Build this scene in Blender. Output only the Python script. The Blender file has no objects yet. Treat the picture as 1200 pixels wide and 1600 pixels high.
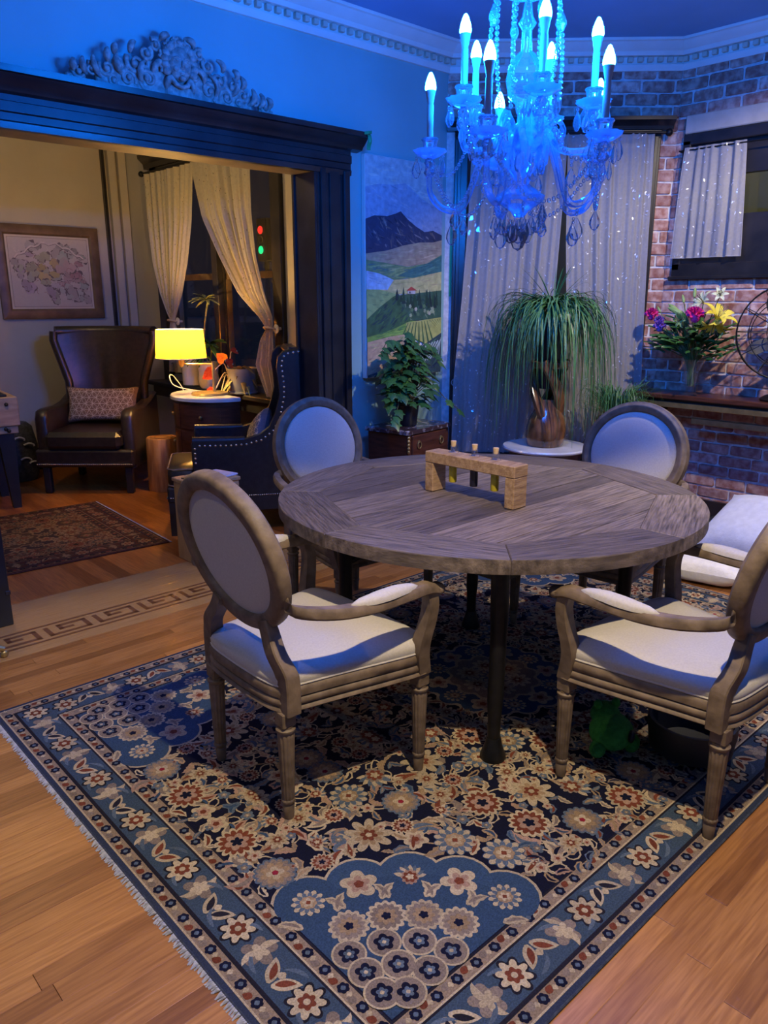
import bpy, math, random
from math import sin, cos, pi, radians, sqrt, atan2, hypot
from mathutils import Vector, Matrix
import numpy as np
random.seed(7)
SC = bpy.context.scene
COL = SC.collection
# ---------------------------------------------------------------- camera
cam = bpy.data.cameras.new('camera'); camo = bpy.data.objects.new('camera', cam); COL.objects.link(camo)
camo.location = (0, 0, 1.5)
camo.rotation_euler = (radians(90) - math.atan(330 / 1200), 0, radians(47.3 - 90))
cam.sensor_fit = 'HORIZONTAL'; cam.sensor_width = 36; cam.lens = 36.0; cam.clip_start = 0.05
SC.camera = camo
# ---------------------------------------------------------------- exposure
vs = SC.view_settings
vs.view_transform = 'Standard'; vs.look = 'None'; vs.gamma = 1.0; vs.use_curve_mapping = False
vs.exposure = 0.0
# ---------------------------------------------------------------- world (night)
W = bpy.data.worlds.new('night'); SC.world = W; W.use_nodes = True
W.node_tree.nodes['Background'].inputs[0].default_value = (0.02, 0.03, 0.08, 1)
W.node_tree.nodes['Background'].inputs[1].default_value = 0.15
# ---------------------------------------------------------------- lamps of the house
def lamp(name, kind, loc, col, power, size=0.05, spot=None, blend=0.15, aim=None):
    l = bpy.data.lights.new(name, kind); o = bpy.data.objects.new(name, l); COL.objects.link(o)
    o.location = loc; l.color = col; l.energy = power
    if kind in ('POINT', 'SPOT'): l.shadow_soft_size = size
    if kind == 'SPOT': l.spot_size = radians(spot); l.spot_blend = blend
    if aim is not None:
        o.rotation_euler = (Vector(aim) - Vector(loc)).to_track_quat('-Z', 'Y').to_euler()
    return o
CHAND = Vector((2.29, 1.785))          # chandelier axis
BLUE = (0.003, 0.17, 1.0)
BULB_POWER = 1350.0
lamp('downlight_table', 'SPOT', (1.0, .45, 3.08), (1, .81, .52), 385, .03, 100, .12, (1.0, .45, 0))
lamp('downlight_window', 'SPOT', (3.75, 1.05, 3.08), (1, .85, .64), 250, .03, 110, .5, (4.7, 1.9, .6))
lamp('downlight_entry', 'SPOT', (-.3, 1.9, 3.08), (1, .84, .60), 34, .05, 120, .3, (-.3, 1.9, 0))
lamp('parlour_ceiling_lamp', 'POINT', (1.2, 5.2, 2.7), (1, .62, .28), 38, .12)

# ---------------------------------------------------------------- mesh helpers
class MB:
    def __init__(s): s.v = []; s.f = []; s.c = []; s.col = None
    def add(s, vs, fs, col=None):
        o = len(s.v); s.v += [tuple(p) for p in vs]
        s.f += [tuple(i + o for i in q) for q in fs]
        s.c += [col or s.col] * len(fs); return s
    def box(s, c, d, R=None, ch=0.0):
        x, y, z = d[0] / 2, d[1] / 2, d[2] / 2; c = Vector(c)
        if ch <= 0:
            P = [Vector((a * x, b * y, e * z)) for a in (-1, 1) for b in (-1, 1) for e in (-1, 1)]
            F = [(0, 1, 3, 2), (4, 6, 7, 5), (0, 4, 5, 1), (2, 3, 7, 6), (0, 2, 6, 4), (1, 5, 7, 3)]
        else:
            ch = min(ch, x * .9, y * .9, z * .9); P = []; idx = {}
            for a in (-1, 1):
                for b in (-1, 1):
                    for e in (-1, 1):
                        for k in range(3):
                            q = [a * (x - ch), b * (y - ch), e * (z - ch)]
                            q[k] = (a * x, b * y, e * z)[k]
                            idx[(a, b, e, k)] = len(P); P.append(Vector(q))
            F = []
            for k in range(3):
                for sg in (-1, 1):
                    o = [(-1, -1), (1, -1), (1, 1), (-1, 1)]
                    q = []
                    for (m, n) in o:
                        t = [0, 0, 0]; t[k] = sg; t[(k + 1) % 3] = m; t[(k + 2) % 3] = n
                        q.append(idx[(t[0], t[1], t[2], k)])
                    F.append(tuple(q if sg > 0 else q[::-1]))
            for k in range(3):
                i, j = (k + 1) % 3, (k + 2) % 3
                for m in (-1, 1):
                    for n in (-1, 1):
                        q = []
                        for (e, kk) in ((-1, i), (1, i), (1, j), (-1, j)):
                            t = [0, 0, 0]; t[k] = e; t[i] = m; t[j] = n
                            q.append(idx[(t[0], t[1], t[2], kk)])
                        F.append(tuple(q if m * n > 0 else q[::-1]))
            for a in (-1, 1):
                for b in (-1, 1):
                    for e in (-1, 1):
                        q = [idx[(a, b, e, k)] for k in range(3)]
                        F.append(tuple(q if a * b * e > 0 else q[::-1]))
        if R is not None: P = [R @ p for p in P]
        return s.add([p + c for p in P], F)
    def span(s, a, b, ch=0.0):
        return s.box([(a[i] + b[i]) / 2 for i in range(3)], [abs(b[i] - a[i]) for i in range(3)], None, ch)
    def lathe(s, prof, n=24, c=(0, 0, 0), mod=None, R=None, sx=1.0, sy=1.0):
        V = []; F = []; c = Vector(c)
        for (r, z) in prof:
            for k in range(n):
                t = 2 * pi * k / n
                rr = r * (mod(t, z) if mod else 1)
                p = Vector((rr * cos(t) * sx, rr * sin(t) * sy, z))
                V.append((R @ p if R is not None else p) + c)
        m = len(prof)
        for i in range(m - 1):
            for k in range(n):
                a, b = i * n + k, i * n + (k + 1) % n
                F.append((a, b, b + n, a + n))
        if prof[0][0] > 1e-5: F.append(tuple(range(n))[::-1])
        if prof[-1][0] > 1e-5: F.append(tuple((m - 1) * n + k for k in range(n)))
        return s.add(V, F)
    def tube(s, pts, r, n=8, closed=False, cap=True, flat=1.0, up=None):
        P = [Vector(p) for p in pts]; m = len(P)
        rs = r if isinstance(r, (list, tuple)) else [r] * m
        V = []; F = []; prev = Vector(up) if up is not None else None
        for i in range(m):
            if closed: t = P[(i + 1) % m] - P[i - 1]
            else: t = P[min(i + 1, m - 1)] - P[max(i - 1, 0)]
            t = t.normalized() if t.length > 1e-9 else Vector((0, 0, 1))
            if prev is None:
                prev = Vector((0, 0, 1)) if abs(t.z) < .9 else Vector((1, 0, 0))
            u = prev - t * prev.dot(t)
            if u.length < 1e-6: u = t.orthogonal()
            u.normalize(); w = t.cross(u)
            if up is None: prev = u
            for k in range(n):
                a = 2 * pi * (k + .5) / n
                V.append(P[i] + (u * cos(a) * flat + w * sin(a)) * rs[i])
        for i in range(m if closed else m - 1):
            j = (i + 1) % m
            for k in range(n):
                F.append((i * n + k, i * n + (k + 1) % n, j * n + (k + 1) % n, j * n + k))
        if cap and not closed:
            F.append(tuple(range(n))[::-1]); F.append(tuple((m - 1) * n + k for k in range(n)))
        return s.add(V, F)
    def sweep(s, pts, prof, frames, closed=False, cap=True):
        """prof: list of (a,b) or list per point; frames: per point (A,B) vectors"""
        V = []; F = []; m = len(pts)
        per = prof if isinstance(prof[0], list) else [prof] * m
        n = len(per[0])
        for i in range(m):
            A, B = frames[i]
            for (a, b) in per[i]: V.append(Vector(pts[i]) + Vector(A) * a + Vector(B) * b)
        for i in range(m if closed else m - 1):
            j = (i + 1) % m
            for k in range(n):
                F.append((i * n + k, i * n + (k + 1) % n, j * n + (k + 1) % n, j * n + k))
        if cap and not closed:
            F.append(tuple(range(n))[::-1]); F.append(tuple((m - 1) * n + k for k in range(n)))
        return s.add(V, F)
    def ell(s, c, r, nu=12, nv=8, R=None):
        prof = [(max(1e-6, sin(pi * i / nv)), -cos(pi * i / nv)) for i in range(nv + 1)]
        V = []; F = []; c = Vector(c)
        V.append(Vector((0, 0, -1)))
        for (q, z) in prof[1:-1]:
            for k in range(nu): V.append(Vector((q * cos(2 * pi * k / nu), q * sin(2 * pi * k / nu), z)))
        V.append(Vector((0, 0, 1))); L = len(V) - 1
        for k in range(nu):
            F.append((0, 1 + (k + 1) % nu, 1 + k))
            F.append((L, L - nu + k, L - nu + (k + 1) % nu))
        for i in range(nv - 2):
            for k in range(nu):
                a, b = 1 + i * nu + k, 1 + i * nu + (k + 1) % nu
                F.append((a, b, b + nu, a + nu))
        V = [Vector((p.x * r[0], p.y * r[1], p.z * r[2])) for p in V]
        if R is not None: V = [R @ p for p in V]
        return s.add([p + c for p in V], F)
    def grid(s, fn, nu, nv, wrap=False):
        V = [fn(i / nu, j / nv) for j in range(nv + 1) for i in range(nu + (0 if wrap else 1))]
        w = nu if wrap else nu + 1
        F = []
        for j in range(nv):
            for i in range(nu):
                a = j * w + i; b = j * w + (i + 1) % w
                F.append((a, b, b + w, a + w))
        return s.add(V, F)
    def prism(s, out, z0, z1, ch=0.0):
        n = len(out)
        if ch > 0:
            cx = sum(p[0] for p in out) / n; cy = sum(p[1] for p in out) / n
            def ins(p):
                d = hypot(p[0] - cx, p[1] - cy) or 1
                k = max(0, 1 - ch / d); return (cx + (p[0] - cx) * k, cy + (p[1] - cy) * k)
            V = [(p[0], p[1], z0) for p in out] + [(p[0], p[1], z1 - ch) for p in out] + [(*ins(p), z1) for p in out]; m = 3
        else:
            V = [(p[0], p[1], z0) for p in out] + [(p[0], p[1], z1) for p in out]; m = 2
        F = [tuple(range(n))[::-1], tuple((m - 1) * n + k for k in range(n))]
        for i in range(m - 1):
            for k in range(n):
                F.append((i * n + k, i * n + (k + 1) % n, (i + 1) * n + (k + 1) % n, (i + 1) * n + k))
        return s.add(V, F)
    def poly(s, pts, col=None): return s.add(pts, [tuple(range(len(pts)))], col)
    def xf(s, M, start=0):
        for i in range(start, len(s.v)): s.v[i] = tuple(M @ Vector(s.v[i]))
        return s
    def mesh(s, name, mat, angle=38):
        me = bpy.data.meshes.new(name); me.from_pydata([tuple(p) for p in s.v], [], s.f)
        if mat is not None: me.materials.append(mat)
        if any(c is not None for c in s.c):
            at = me.color_attributes.new('Col', 'FLOAT_COLOR', 'CORNER')
            buf = np.ones((len(me.loops), 4), dtype=np.float32); k = 0
            for q, c in zip(s.f, s.c):
                buf[k:k + len(q), :3] = c or (1, 1, 1); k += len(q)
            at.data.foreach_set('color', buf.ravel())
        if angle is not None:
            me.polygons.foreach_set('use_smooth', [True] * len(me.polygons))
            me.set_sharp_from_angle(angle=radians(angle))
        me.update(); return me
    def build(s, name, mat, parent=None, kind=None, label=None, angle=38):
        return obj(name, s.mesh(name, mat, angle), parent, kind, label)

def obj(name, me, parent=None, kind=None, label=None):
    o = bpy.data.objects.new(name, me); COL.objects.link(o)
    if parent is not None: o.parent = parent
    if kind: o['kind'] = kind
    if label: o['label'] = label
    return o
def tag(o, label, cat, group=None):
    o['label'] = label; o['category'] = cat
    if group: o['group'] = group
    return o
def thing(name, label, cat, loc=(0, 0, 0), rz=0.0, group=None):
    o = bpy.data.objects.new(name, None); COL.objects.link(o); o.empty_display_size = .1
    o.location = loc; o.rotation_euler = (0, 0, rz)
    return tag(o, label, cat, group)
def kids(o): return [c for c in bpy.data.objects if c.parent == o]
def copy_tree(o, parent=None):
    c = o.copy(); COL.objects.link(c); c.parent = parent
    for k in list(o.children): copy_tree(k, c)
    return c
def RZ(a): return Matrix.Rotation(a, 3, 'Z')
def RX(a): return Matrix.Rotation(a, 3, 'X')
def RY(a): return Matrix.Rotation(a, 3, 'Y')
def spline(P, n=8):
    P = [Vector(p) for p in P]; out = []
    for i in range(len(P) - 1):
        a, b, c, d = P[max(i - 1, 0)], P[i], P[i + 1], P[min(i + 2, len(P) - 1)]
        for k in range(n):
            t = k / n
            out.append(.5 * ((2 * b) + (c - a) * t + (2 * a - 5 * b + 4 * c - d) * t * t + (3 * b - a - 3 * c + d) * t ** 3))
    out.append(P[-1]); return out
def lerp(a, b, t): return a + (b - a) * t
def interp(tab, x):
    for i in range(len(tab) - 1):
        if (tab[i][0] - x) * (tab[i + 1][0] - x) <= 0 and tab[i][0] != tab[i + 1][0]:
            t = (x - tab[i][0]) / (tab[i + 1][0] - tab[i][0])
            return [lerp(p, q, t) for p, q in zip(tab[i][1:], tab[i + 1][1:])]
    return list(tab[0][1:] if abs(x - tab[0][0]) < abs(x - tab[-1][0]) else tab[-1][1:])

# ---------------------------------------------------------------- materials
def nd(t, k, **kw):
    n = t.nodes.new(k)
    for a, b in kw.items(): setattr(n, a, b)
    return n
def base_mat(name):
    m = bpy.data.materials.new(name); m.use_nodes = True
    t = m.node_tree; b = t.nodes['Principled BSDF']; return m, t, b
def ramp(t, fac, stops):
    r = nd(t, 'ShaderNodeValToRGB'); e = r.color_ramp.elements
    while len(e) < len(stops): e.new(.5)
    for q, (p, c) in zip(e, stops): q.position = p; q.color = (*c, 1)
    t.links.new(fac, r.inputs[0]); return r.outputs[0]
def coords(t, space='Object', scale=(1, 1, 1), rot=(0, 0, 0)):
    mp = nd(t, 'ShaderNodeMapping'); mp.inputs['Scale'].default_value = scale; mp.inputs['Rotation'].default_value = rot
    if space == 'World': t.links.new(nd(t, 'ShaderNodeNewGeometry').outputs['Position'], mp.inputs[0])
    else: t.links.new(nd(t, 'ShaderNodeTexCoord').outputs[space], mp.inputs[0])
    return mp.outputs[0]
def mixc(t, f, a, b, mode='MIX'):
    n = nd(t, 'ShaderNodeMix', data_type='RGBA', blend_type=mode)
    for s_, v in ((n.inputs[0], f), (n.inputs[6], a), (n.inputs[7], b)):
        if hasattr(v, 'is_output'): t.links.new(v, s_)
        else: s_.default_value = v if isinstance(v, (int, float)) else (*v, 1)
    return n.outputs[2]
def mat(name, c1, c2=None, rough=.5, scale=8, stretch=(1, 1, 1), bump=0.0, bscale=None, metal=0.0, space='Object', rand=None,
        detail=4, spec=.5, sheen=0.0, coat=0.0, trans=0.0, contrast=(.35, .65), attr=False, rot=(0, 0, 0), bdist=.004):
    m, t, b = base_mat(name)
    co = coords(t, space, stretch, rot)
    n = nd(t, 'ShaderNodeTexNoise'); n.inputs['Scale'].default_value = scale; n.inputs['Detail'].default_value = detail
    if rand is not None:
        oi = nd(t, 'ShaderNodeObjectInfo'); ad = nd(t, 'ShaderNodeVectorMath', operation='ADD')
        sc = nd(t, 'ShaderNodeVectorMath', operation='SCALE'); sc.inputs[0].default_value = (31, 17, 23)
        t.links.new(oi.outputs['Random'], sc.inputs['Scale']); t.links.new(co, ad.inputs[0]); t.links.new(sc.outputs[0], ad.inputs[1]); co = ad.outputs[0]
    t.links.new(co, n.inputs[0])
    c2 = c2 or c1
    colr = ramp(t, n.outputs[0], [(contrast[0], c1), (contrast[1], c2)])
    if rand is not None:
        rc = ramp(t, oi.outputs['Random'], rand); colr = mixc(t, 1.0, colr, rc, 'MULTIPLY')
    if attr:
        va = nd(t, 'ShaderNodeVertexColor'); va.layer_name = 'Col'
        colr = mixc(t, 1.0, colr, va.outputs[0], 'MULTIPLY')
    t.links.new(colr, b.inputs['Base Color'])
    b.inputs['Roughness'].default_value = rough; b.inputs['Metallic'].default_value = metal
    b.inputs['Specular IOR Level'].default_value = spec
    b.inputs['Sheen Weight'].default_value = sheen; b.inputs['Coat Weight'].default_value = coat
    b.inputs['Transmission Weight'].default_value = trans
    if bump:
        n2 = nd(t, 'ShaderNodeTexNoise'); n2.inputs['Scale'].default_value = bscale or scale * 4; n2.inputs['Detail'].default_value = 3
        t.links.new(co, n2.inputs[0]); bp = nd(t, 'ShaderNodeBump'); bp.inputs['Strength'].default_value = bump; bp.inputs['Distance'].default_value = bdist
        t.links.new(n2.outputs[0], bp.inputs['Height']); t.links.new(bp.outputs[0], b.inputs['Normal'])
    return m
def emit(name, col, power, white=None):
    m, t, b = base_mat(name)
    b.inputs['Base Color'].default_value = (*col, 1); b.inputs['Emission Color'].default_value = (*col, 1)
    b.inputs['Emission Strength'].default_value = power; return m
def sheer(name, col, opaque=.6, transl=.35):
    m, t, b = base_mat(name); out = t.nodes['Material Output']; t.nodes.remove(b)
    n = nd(t, 'ShaderNodeTexNoise'); n.inputs['Scale'].default_value = 55; t.links.new(coords(t), n.inputs[0])
    c = ramp(t, n.outputs[0], [(.3, tuple(k * .88 for k in col)), (.7, col)])
    d = nd(t, 'ShaderNodeBsdfDiffuse'); tr = nd(t, 'ShaderNodeBsdfTranslucent'); tp = nd(t, 'ShaderNodeBsdfTransparent')
    t.links.new(c, d.inputs[0]); t.links.new(c, tr.inputs[0])
    m1 = nd(t, 'ShaderNodeMixShader'); m1.inputs[0].default_value = transl
    t.links.new(d.outputs[0], m1.inputs[1]); t.links.new(tr.outputs[0], m1.inputs[2])
    m2 = nd(t, 'ShaderNodeMixShader'); m2.inputs[0].default_value = opaque
    t.links.new(tp.outputs[0], m2.inputs[1]); t.links.new(m1.outputs[0], m2.inputs[2]); t.links.new(m2.outputs[0], out.inputs[0])
    return m
def crystal(name, tint=(1, 1, 1), body=.12, rough=.02, gloss=1.6, flat=False):
    """clear cut glass: sees through, mirrors at its edges, scatters a little of the light that passes"""
    m, t, b = base_mat(name); out = t.nodes['Material Output']; t.nodes.remove(b)
    tp = nd(t, 'ShaderNodeBsdfTransparent'); tp.inputs[0].default_value = (*[1 - (1 - c) * .2 for c in tint], 1)
    g = nd(t, 'ShaderNodeBsdfGlossy'); g.inputs[0].default_value = (*tint, 1); g.inputs['Roughness'].default_value = rough
    d = nd(t, 'ShaderNodeBsdfDiffuse'); d.inputs[0].default_value = (*tint, 1)
    tl = nd(t, 'ShaderNodeBsdfTranslucent'); tl.inputs[0].default_value = (*tint, 1)
    lw = nd(t, 'ShaderNodeFresnel'); lw.inputs[0].default_value = gloss
    m1 = nd(t, 'ShaderNodeMixShader'); fo = lw.outputs[0]
    if flat:                                     # Schlick curve, the same from both sides of a thin pane
        fc = nd(t, 'ShaderNodeLayerWeight'); pw = nd(t, 'ShaderNodeMath', operation='POWER'); pw.inputs[1].default_value = 5
        ma = nd(t, 'ShaderNodeMath', operation='MULTIPLY_ADD'); ma.inputs[1].default_value = .96; ma.inputs[2].default_value = .04
        t.links.new(fc.outputs['Facing'], pw.inputs[0]); t.links.new(pw.outputs[0], ma.inputs[0]); fo = ma.outputs[0]
    t.links.new(fo, m1.inputs[0])
    t.links.new(tp.outputs[0], m1.inputs[1]); t.links.new(g.outputs[0], m1.inputs[2])
    m3 = nd(t, 'ShaderNodeMixShader'); m3.inputs[0].default_value = .5
    t.links.new(d.outputs[0], m3.inputs[1]); t.links.new(tl.outputs[0], m3.inputs[2])
    m2 = nd(t, 'ShaderNodeMixShader'); m2.inputs[0].default_value = body
    t.links.new(m1.outputs[0], m2.inputs[1]); t.links.new(m3.outputs[0], m2.inputs[2]); t.links.new(m2.outputs[0], out.inputs[0])
    return m

M = {}
M['wall'] = mat('sage_paint', (.25, .42, .40), (.28, .45, .43), .55, 3, bump=.05, bscale=120)
M['parlour_wall'] = mat('taupe_paint', (.40, .36, .31), (.44, .40, .35), .6, 3, bump=.05, bscale=120)
M['ceil'] = mat('ceiling_paint', (.17, .36, .62), (.19, .39, .66), .7, 3)
M['white_trim'] = mat('cream_plaster', (.72, .69, .62), (.78, .75, .68), .5, 6)
M['dentil'] = mat('gold_plaster', (.50, .44, .32), (.58, .52, .40), .5, 20)
M['dark'] = mat('black_varnished_wood', (.012, .011, .013), (.028, .024, .024), .30, 6, (1, 1, 1), bump=.06, bscale=60)
M['soffit'] = mat('warm_lit_soffit_wood', (.20, .15, .10), (.27, .2, .13), .5, 5)  # wood lightened to tan: warm reflected light put into the colour
M['mortar'] = mat('lime_mortar', (.50, .47, .45), (.70, .66, .62), .9, 30, bump=.5, bscale=90)
M['brick'] = mat('red_brick', (.30, .125, .09), (.52, .34, .27), .85, 22, bump=.6, bscale=70, space='World',
                 rand=[(0, (.7, .62, .65)), (.35, (.95, .9, .9)), (.7, (1.15, 1.15, 1.15)), (1, (1.4, 1.6, 1.7))], contrast=(.38, .66))
M['lintel'] = mat('stone_lintel', (.42, .37, .31), (.5, .45, .38), .8, 10, bump=.2)
M['oak'] = mat('oak_floor', (.245, .098, .026), (.36, .158, .046), .38, 9, (.8, 14, 1), bump=.08, bscale=60, space='World',
               rand=[(0, (.66, .60, .56)), (.5, (1, 1, 1)), (1, (1.25, 1.3, 1.35))], bdist=.001)
M['fir'] = mat('fir_floor', (.22, .062, .012), (.37, .125, .026), .28, 9, (14, .8, 1), bump=.08, bscale=60, space='World',
               rand=[(0, (.62, .55, .5)), (.5, (1, 1, 1)), (1, (1.3, 1.4, 1.5))], bdist=.001)
M['pale_oak'] = mat('pale_oak_border', (.33, .18, .066), (.42, .24, .095), .20, 9, (.8, 14, 1), space='World')
M['inlay'] = mat('walnut_inlay', (.12, .045, .018), (.17, .07, .03), .3, 9, (.8, 14, 1), space='World')
M['subfloor'] = mat('floor_joint', (.07, .03, .012), (.10, .045, .02), .8, 9)
M['chair_wood'] = mat('weathered_oak', (.095, .064, .040), (.21, .148, .098), .6, 22, (1, 1, 1), bump=.25, bscale=70, contrast=(.3, .7))
M['linen'] = mat('linen', (.44, .40, .355), (.49, .45, .40), .9, 160, bump=.25, bscale=420, sheen=.2, bdist=.002)
M['table_wood'] = mat('reclaimed_wood', (.040, .029, .024), (.235, .185, .155), .55, 7, (1.1, 17, 4), bump=.5, bscale=34, rand=[(0, (.62, .58, .56)), (.5, (1, .97, .95)), (1, (1.45, 1.38, 1.28))], contrast=(.28, .72), detail=7)
M['iron'] = mat('black_iron', (.012, .012, .014), (.022, .021, .022), .45, 20, metal=.6)
M['leather'] = mat('dark_leather', (.020, .011, .009), (.034, .020, .016), .33, 30, bump=.25, bscale=190, spec=.6)
M['navy_leather'] = mat('black_leather', (.010, .010, .013), (.018, .017, .022), .33, 30, bump=.25, bscale=190, spec=.6)
M['nail'] = mat('nickel_nail', (.62, .58, .52), (.75, .71, .66), .25, 10, metal=1.0)
M['brass'] = mat('brass', (.58, .42, .15), (.72, .53, .20), .32, 12, metal=.6)
M['brass_old'] = mat('aged_brass', (.34, .25, .10), (.46, .34, .15), .4, 20, metal=.8)
M['mahogany'] = mat('mahogany', (.055, .018, .011), (.11, .036, .02), .28, 8, (1, 1, 6), bump=.08)
M['marble_dark'] = mat('veined_marble', (.05, .028, .032), (.55, .5, .5), .18, 22, contrast=(.52, .72), detail=10)
M['marble_white'] = mat('white_marble', (.66, .66, .66), (.80, .79, .77), .15, 6, contrast=(.4, .6), detail=9)
M['paint'] = mat('painted', (.82, .82, .82), (1.12, 1.12, 1.12), .6, 26, (1, 1, 1), bump=.35, bscale=40, attr=True)
M['woven'] = mat('woven_wool', (.52, .52, .52), (.84, .84, .84), .95, 240, bump=.55, bscale=420, attr=True, spec=.1, bdist=.003)
M['print'] = mat('printed_paper', (.95, .95, .95), (1, 1, 1), .7, 40, attr=True)
M['sheer'] = sheer('sheer_voile', (.74, .70, .68), .62, .35)
M['voile'] = sheer('cream_voile', (.74, .66, .52), .93, .4)
M['fleck'] = mat('silver_fleck', (.95, .95, .97), None, .35, 5, metal=.55)
M['leaf'] = mat('ivy_leaf', (.018, .075, .022), (.05, .15, .04), .38, 12, rand=[(0, (.6, .7, .7)), (1, (1.3, 1.25, 1))])
M['grass'] = mat('palm_leaf', (.028, .12, .035), (.10, .24, .07), .42, 6)
M['black_pot'] = mat('black_plastic', (.012, .013, .017), None, .35, 10)
M['soil'] = mat('soil', (.03, .02, .012), (.07, .045, .03), .95, 60, bump=.8)
M['burl'] = mat('polished_burl', (.035, .012, .006), (.30, .13, .05), .16, 13, (1, 1, .45), coat=.6, detail=8, contrast=(.3, .68))
M['rack_wood'] = mat('driftwood', (.24, .14, .075), (.40, .26, .15), .65, 14, (1, 5, 5), bump=.5, bscale=40, detail=7)
M['crystal'] = crystal('cut_crystal', (.82, .91, 1), .05)
M['frosted'] = crystal('moulded_glass', (.55, .76, 1), .17, .10)
M['glass'] = crystal('clear_glass', (.97, .98, .98), .02, .01, 1.45, True)
M['pane'] = crystal('window_glass', (.9, .92, .93), .0, .01, 1.5, True)
M['candle'] = mat('white_sleeve', (.36, .34, .32), None, .4, 5)
M['oil_yellow'] = mat('yellow_oil', (.42, .34, .02), (.5, .4, .03), .2, 5)
M['oil_dark'] = mat('dark_vinegar', (.012, .012, .03), None, .15, 5)
M['cork'] = mat('cork', (.50, .34, .18), (.62, .44, .26), .8, 60, bump=.4)
M['white_ceramic'] = mat('white_ceramic', (.68, .62, .52), (.74, .68, .58), .4, 30, bump=.2)
M['grey_ceramic'] = mat('grey_ceramic', (.16, .18, .19), (.20, .22, .23), .35, 10)
M['light_wood'] = mat('pale_pine', (.42, .27, .15), (.56, .38, .22), .55, 7, (1, 1, 5), bump=.1)
M['box_wood'] = mat('honey_wood', (.34, .22, .11), (.44, .29, .15), .5, 6, (4, 4, .7), bump=.1)
M['stump'] = mat('red_cedar', (.30, .11, .03), (.52, .24, .075), .5, 7, (5, 5, .7), bump=.35)
M['black'] = mat('matt_black', (.010, .010, .012), (.016, .016, .018), .5, 8)
M['gilt'] = mat('antique_plaster', (.20, .17, .145), (.44, .39, .34), .55, 40, bump=.5, bscale=80)
M['frame_wood'] = mat('walnut_frame', (.09, .055, .032), (.15, .095, .055), .45, 10, (1, 1, 1), bump=.1)
M['green_tape'] = mat('green_tape', (.02, .30, .10), (.03, .36, .13), .6, 10)
M['white_cloth'] = mat('white_fleece', (.70, .68, .66), (.78, .76, .74), .95, 30, bump=.6, bscale=60, sheen=.3)
M['green_plush'] = mat('green_plush', (.015, .16, .02), (.04, .26, .04), .95, 60, bump=.8, bscale=160)
M['petal_pink'] = mat('magenta_petal', (.62, .01, .16), (.75, .04, .28), .6, 30)
M['petal_yellow'] = mat('yellow_petal', (.72, .56, .02), (.85, .72, .10), .5, 12)
M['petal_purple'] = mat('violet_petal', (.20, .07, .36), (.30, .13, .46), .6, 30)
M['petal_cream'] = mat('cream_petal', (.60, .62, .32), (.72, .74, .48), .5, 12)
M['bud'] = mat('green_bud', (.20, .34, .08), (.34, .46, .14), .5, 12)
M['red_leaf'] = mat('red_waxy_leaf', (.38, .03, .015), (.52, .07, .03), .25, 8)
M['dull_leaf'] = mat('bronze_leaf', (.06, .045, .02), (.13, .10, .04), .5, 8)
M['pale_leaf'] = mat('variegated_leaf', (.10, .13, .04), (.42, .38, .14), .5, 10)
M['magazine'] = mat('magazine_cover', (.55, .55, .66), (.7, .7, .8), .4, 60)
M['red_fabric'] = mat('ticking', (.04, .04, .05), (.08, .08, .09), .8, 40)
# ================================================================ THE SETTING
H_C = 3.12; Q = 1 / sqrt(2)
def wallbox(name, boxes, m, parent=None, label=None):
    b = MB()
    for a, c in boxes: b.span(a, c)
    o = b.build(name, m, parent, 'structure' if parent is None else None, label); return o
# floors: slab plus individual boards
unit_board = {}
def board_mesh(m):
    if m.name not in unit_board:
        b = MB()
        e = .5; g = .47
        b.add([(-e, -e, -1), (e, -e, -1), (e, e, -1), (-e, e, -1), (-e, -e, -.03), (e, -e, -.03), (e, e, -.03), (-e, e, -.03),
               (-.4985, -g, 0), (.4985, -g, 0), (.4985, g, 0), (-.4985, g, 0)],
              [(0, 3, 2, 1), (8, 9, 10, 11), (0, 1, 5, 4), (1, 2, 6, 5), (2, 3, 7, 6), (3, 0, 4, 7), (4, 5, 9, 8), (5, 6, 10, 9), (6, 7, 11, 10), (7, 4, 8, 11)])
        unit_board[m.name] = b.mesh('floorboard', m, None)
    return unit_board[m.name]
def board(parent, x0, x1, y0, y1, m, along='X', top=0.0):
    o = obj('floorboard', board_mesh(m), parent)
    if along == 'X': o.location = ((x0 + x1) / 2, (y0 + y1) / 2, top); o.scale = (x1 - x0, y1 - y0, .014)
    else: o.location = ((x0 + x1) / 2, (y0 + y1) / 2, top); o.scale = (y1 - y0, x1 - x0, .014); o.rotation_euler = (0, 0, pi / 2)
    return o
floor = wallbox('floor', [((-1.6, -1.8, -.06), (5.4, 3.99, -.0135))], M['subfloor'])
bw = .0585
RUGX0, RUGX1, RUGY0, RUGY1 = .665, 3.885, .715, 2.89
def run(parent, x0, x1, y0, y1, m, lmin, lmax, w, along='X'):
    if along == 'X':
        n = max(1, round((y1 - y0) / w))
        for k in range(n):
            a = x0; ya, yb = y0 + (y1 - y0) * k / n, y0 + (y1 - y0) * (k + 1) / n
            first = True
            while a < x1 - .01:
                L = random.uniform(lmin, lmax) * (random.uniform(.3, 1) if first else 1); first = False
                e = min(x1, a + L); e = x1 if x1 - e < .25 else e
                board(parent, a + .0006, e - .0006, ya, yb, m); a = e
    else:
        n = max(1, round((x1 - x0) / w))
        for k in range(n):
            a = y0; xa, xb = x0 + (x1 - x0) * k / n, x0 + (x1 - x0) * (k + 1) / n
            first = True
            while a < y1 - .01:
                L = random.uniform(lmin, lmax) * (random.uniform(.3, 1) if first else 1); first = False
                e = min(y1, a + L); e = y1 if y1 - e < .3 else e
                board(parent, xa, xb, a + .0006, e - .0006, m, 'Y'); a = e
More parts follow.
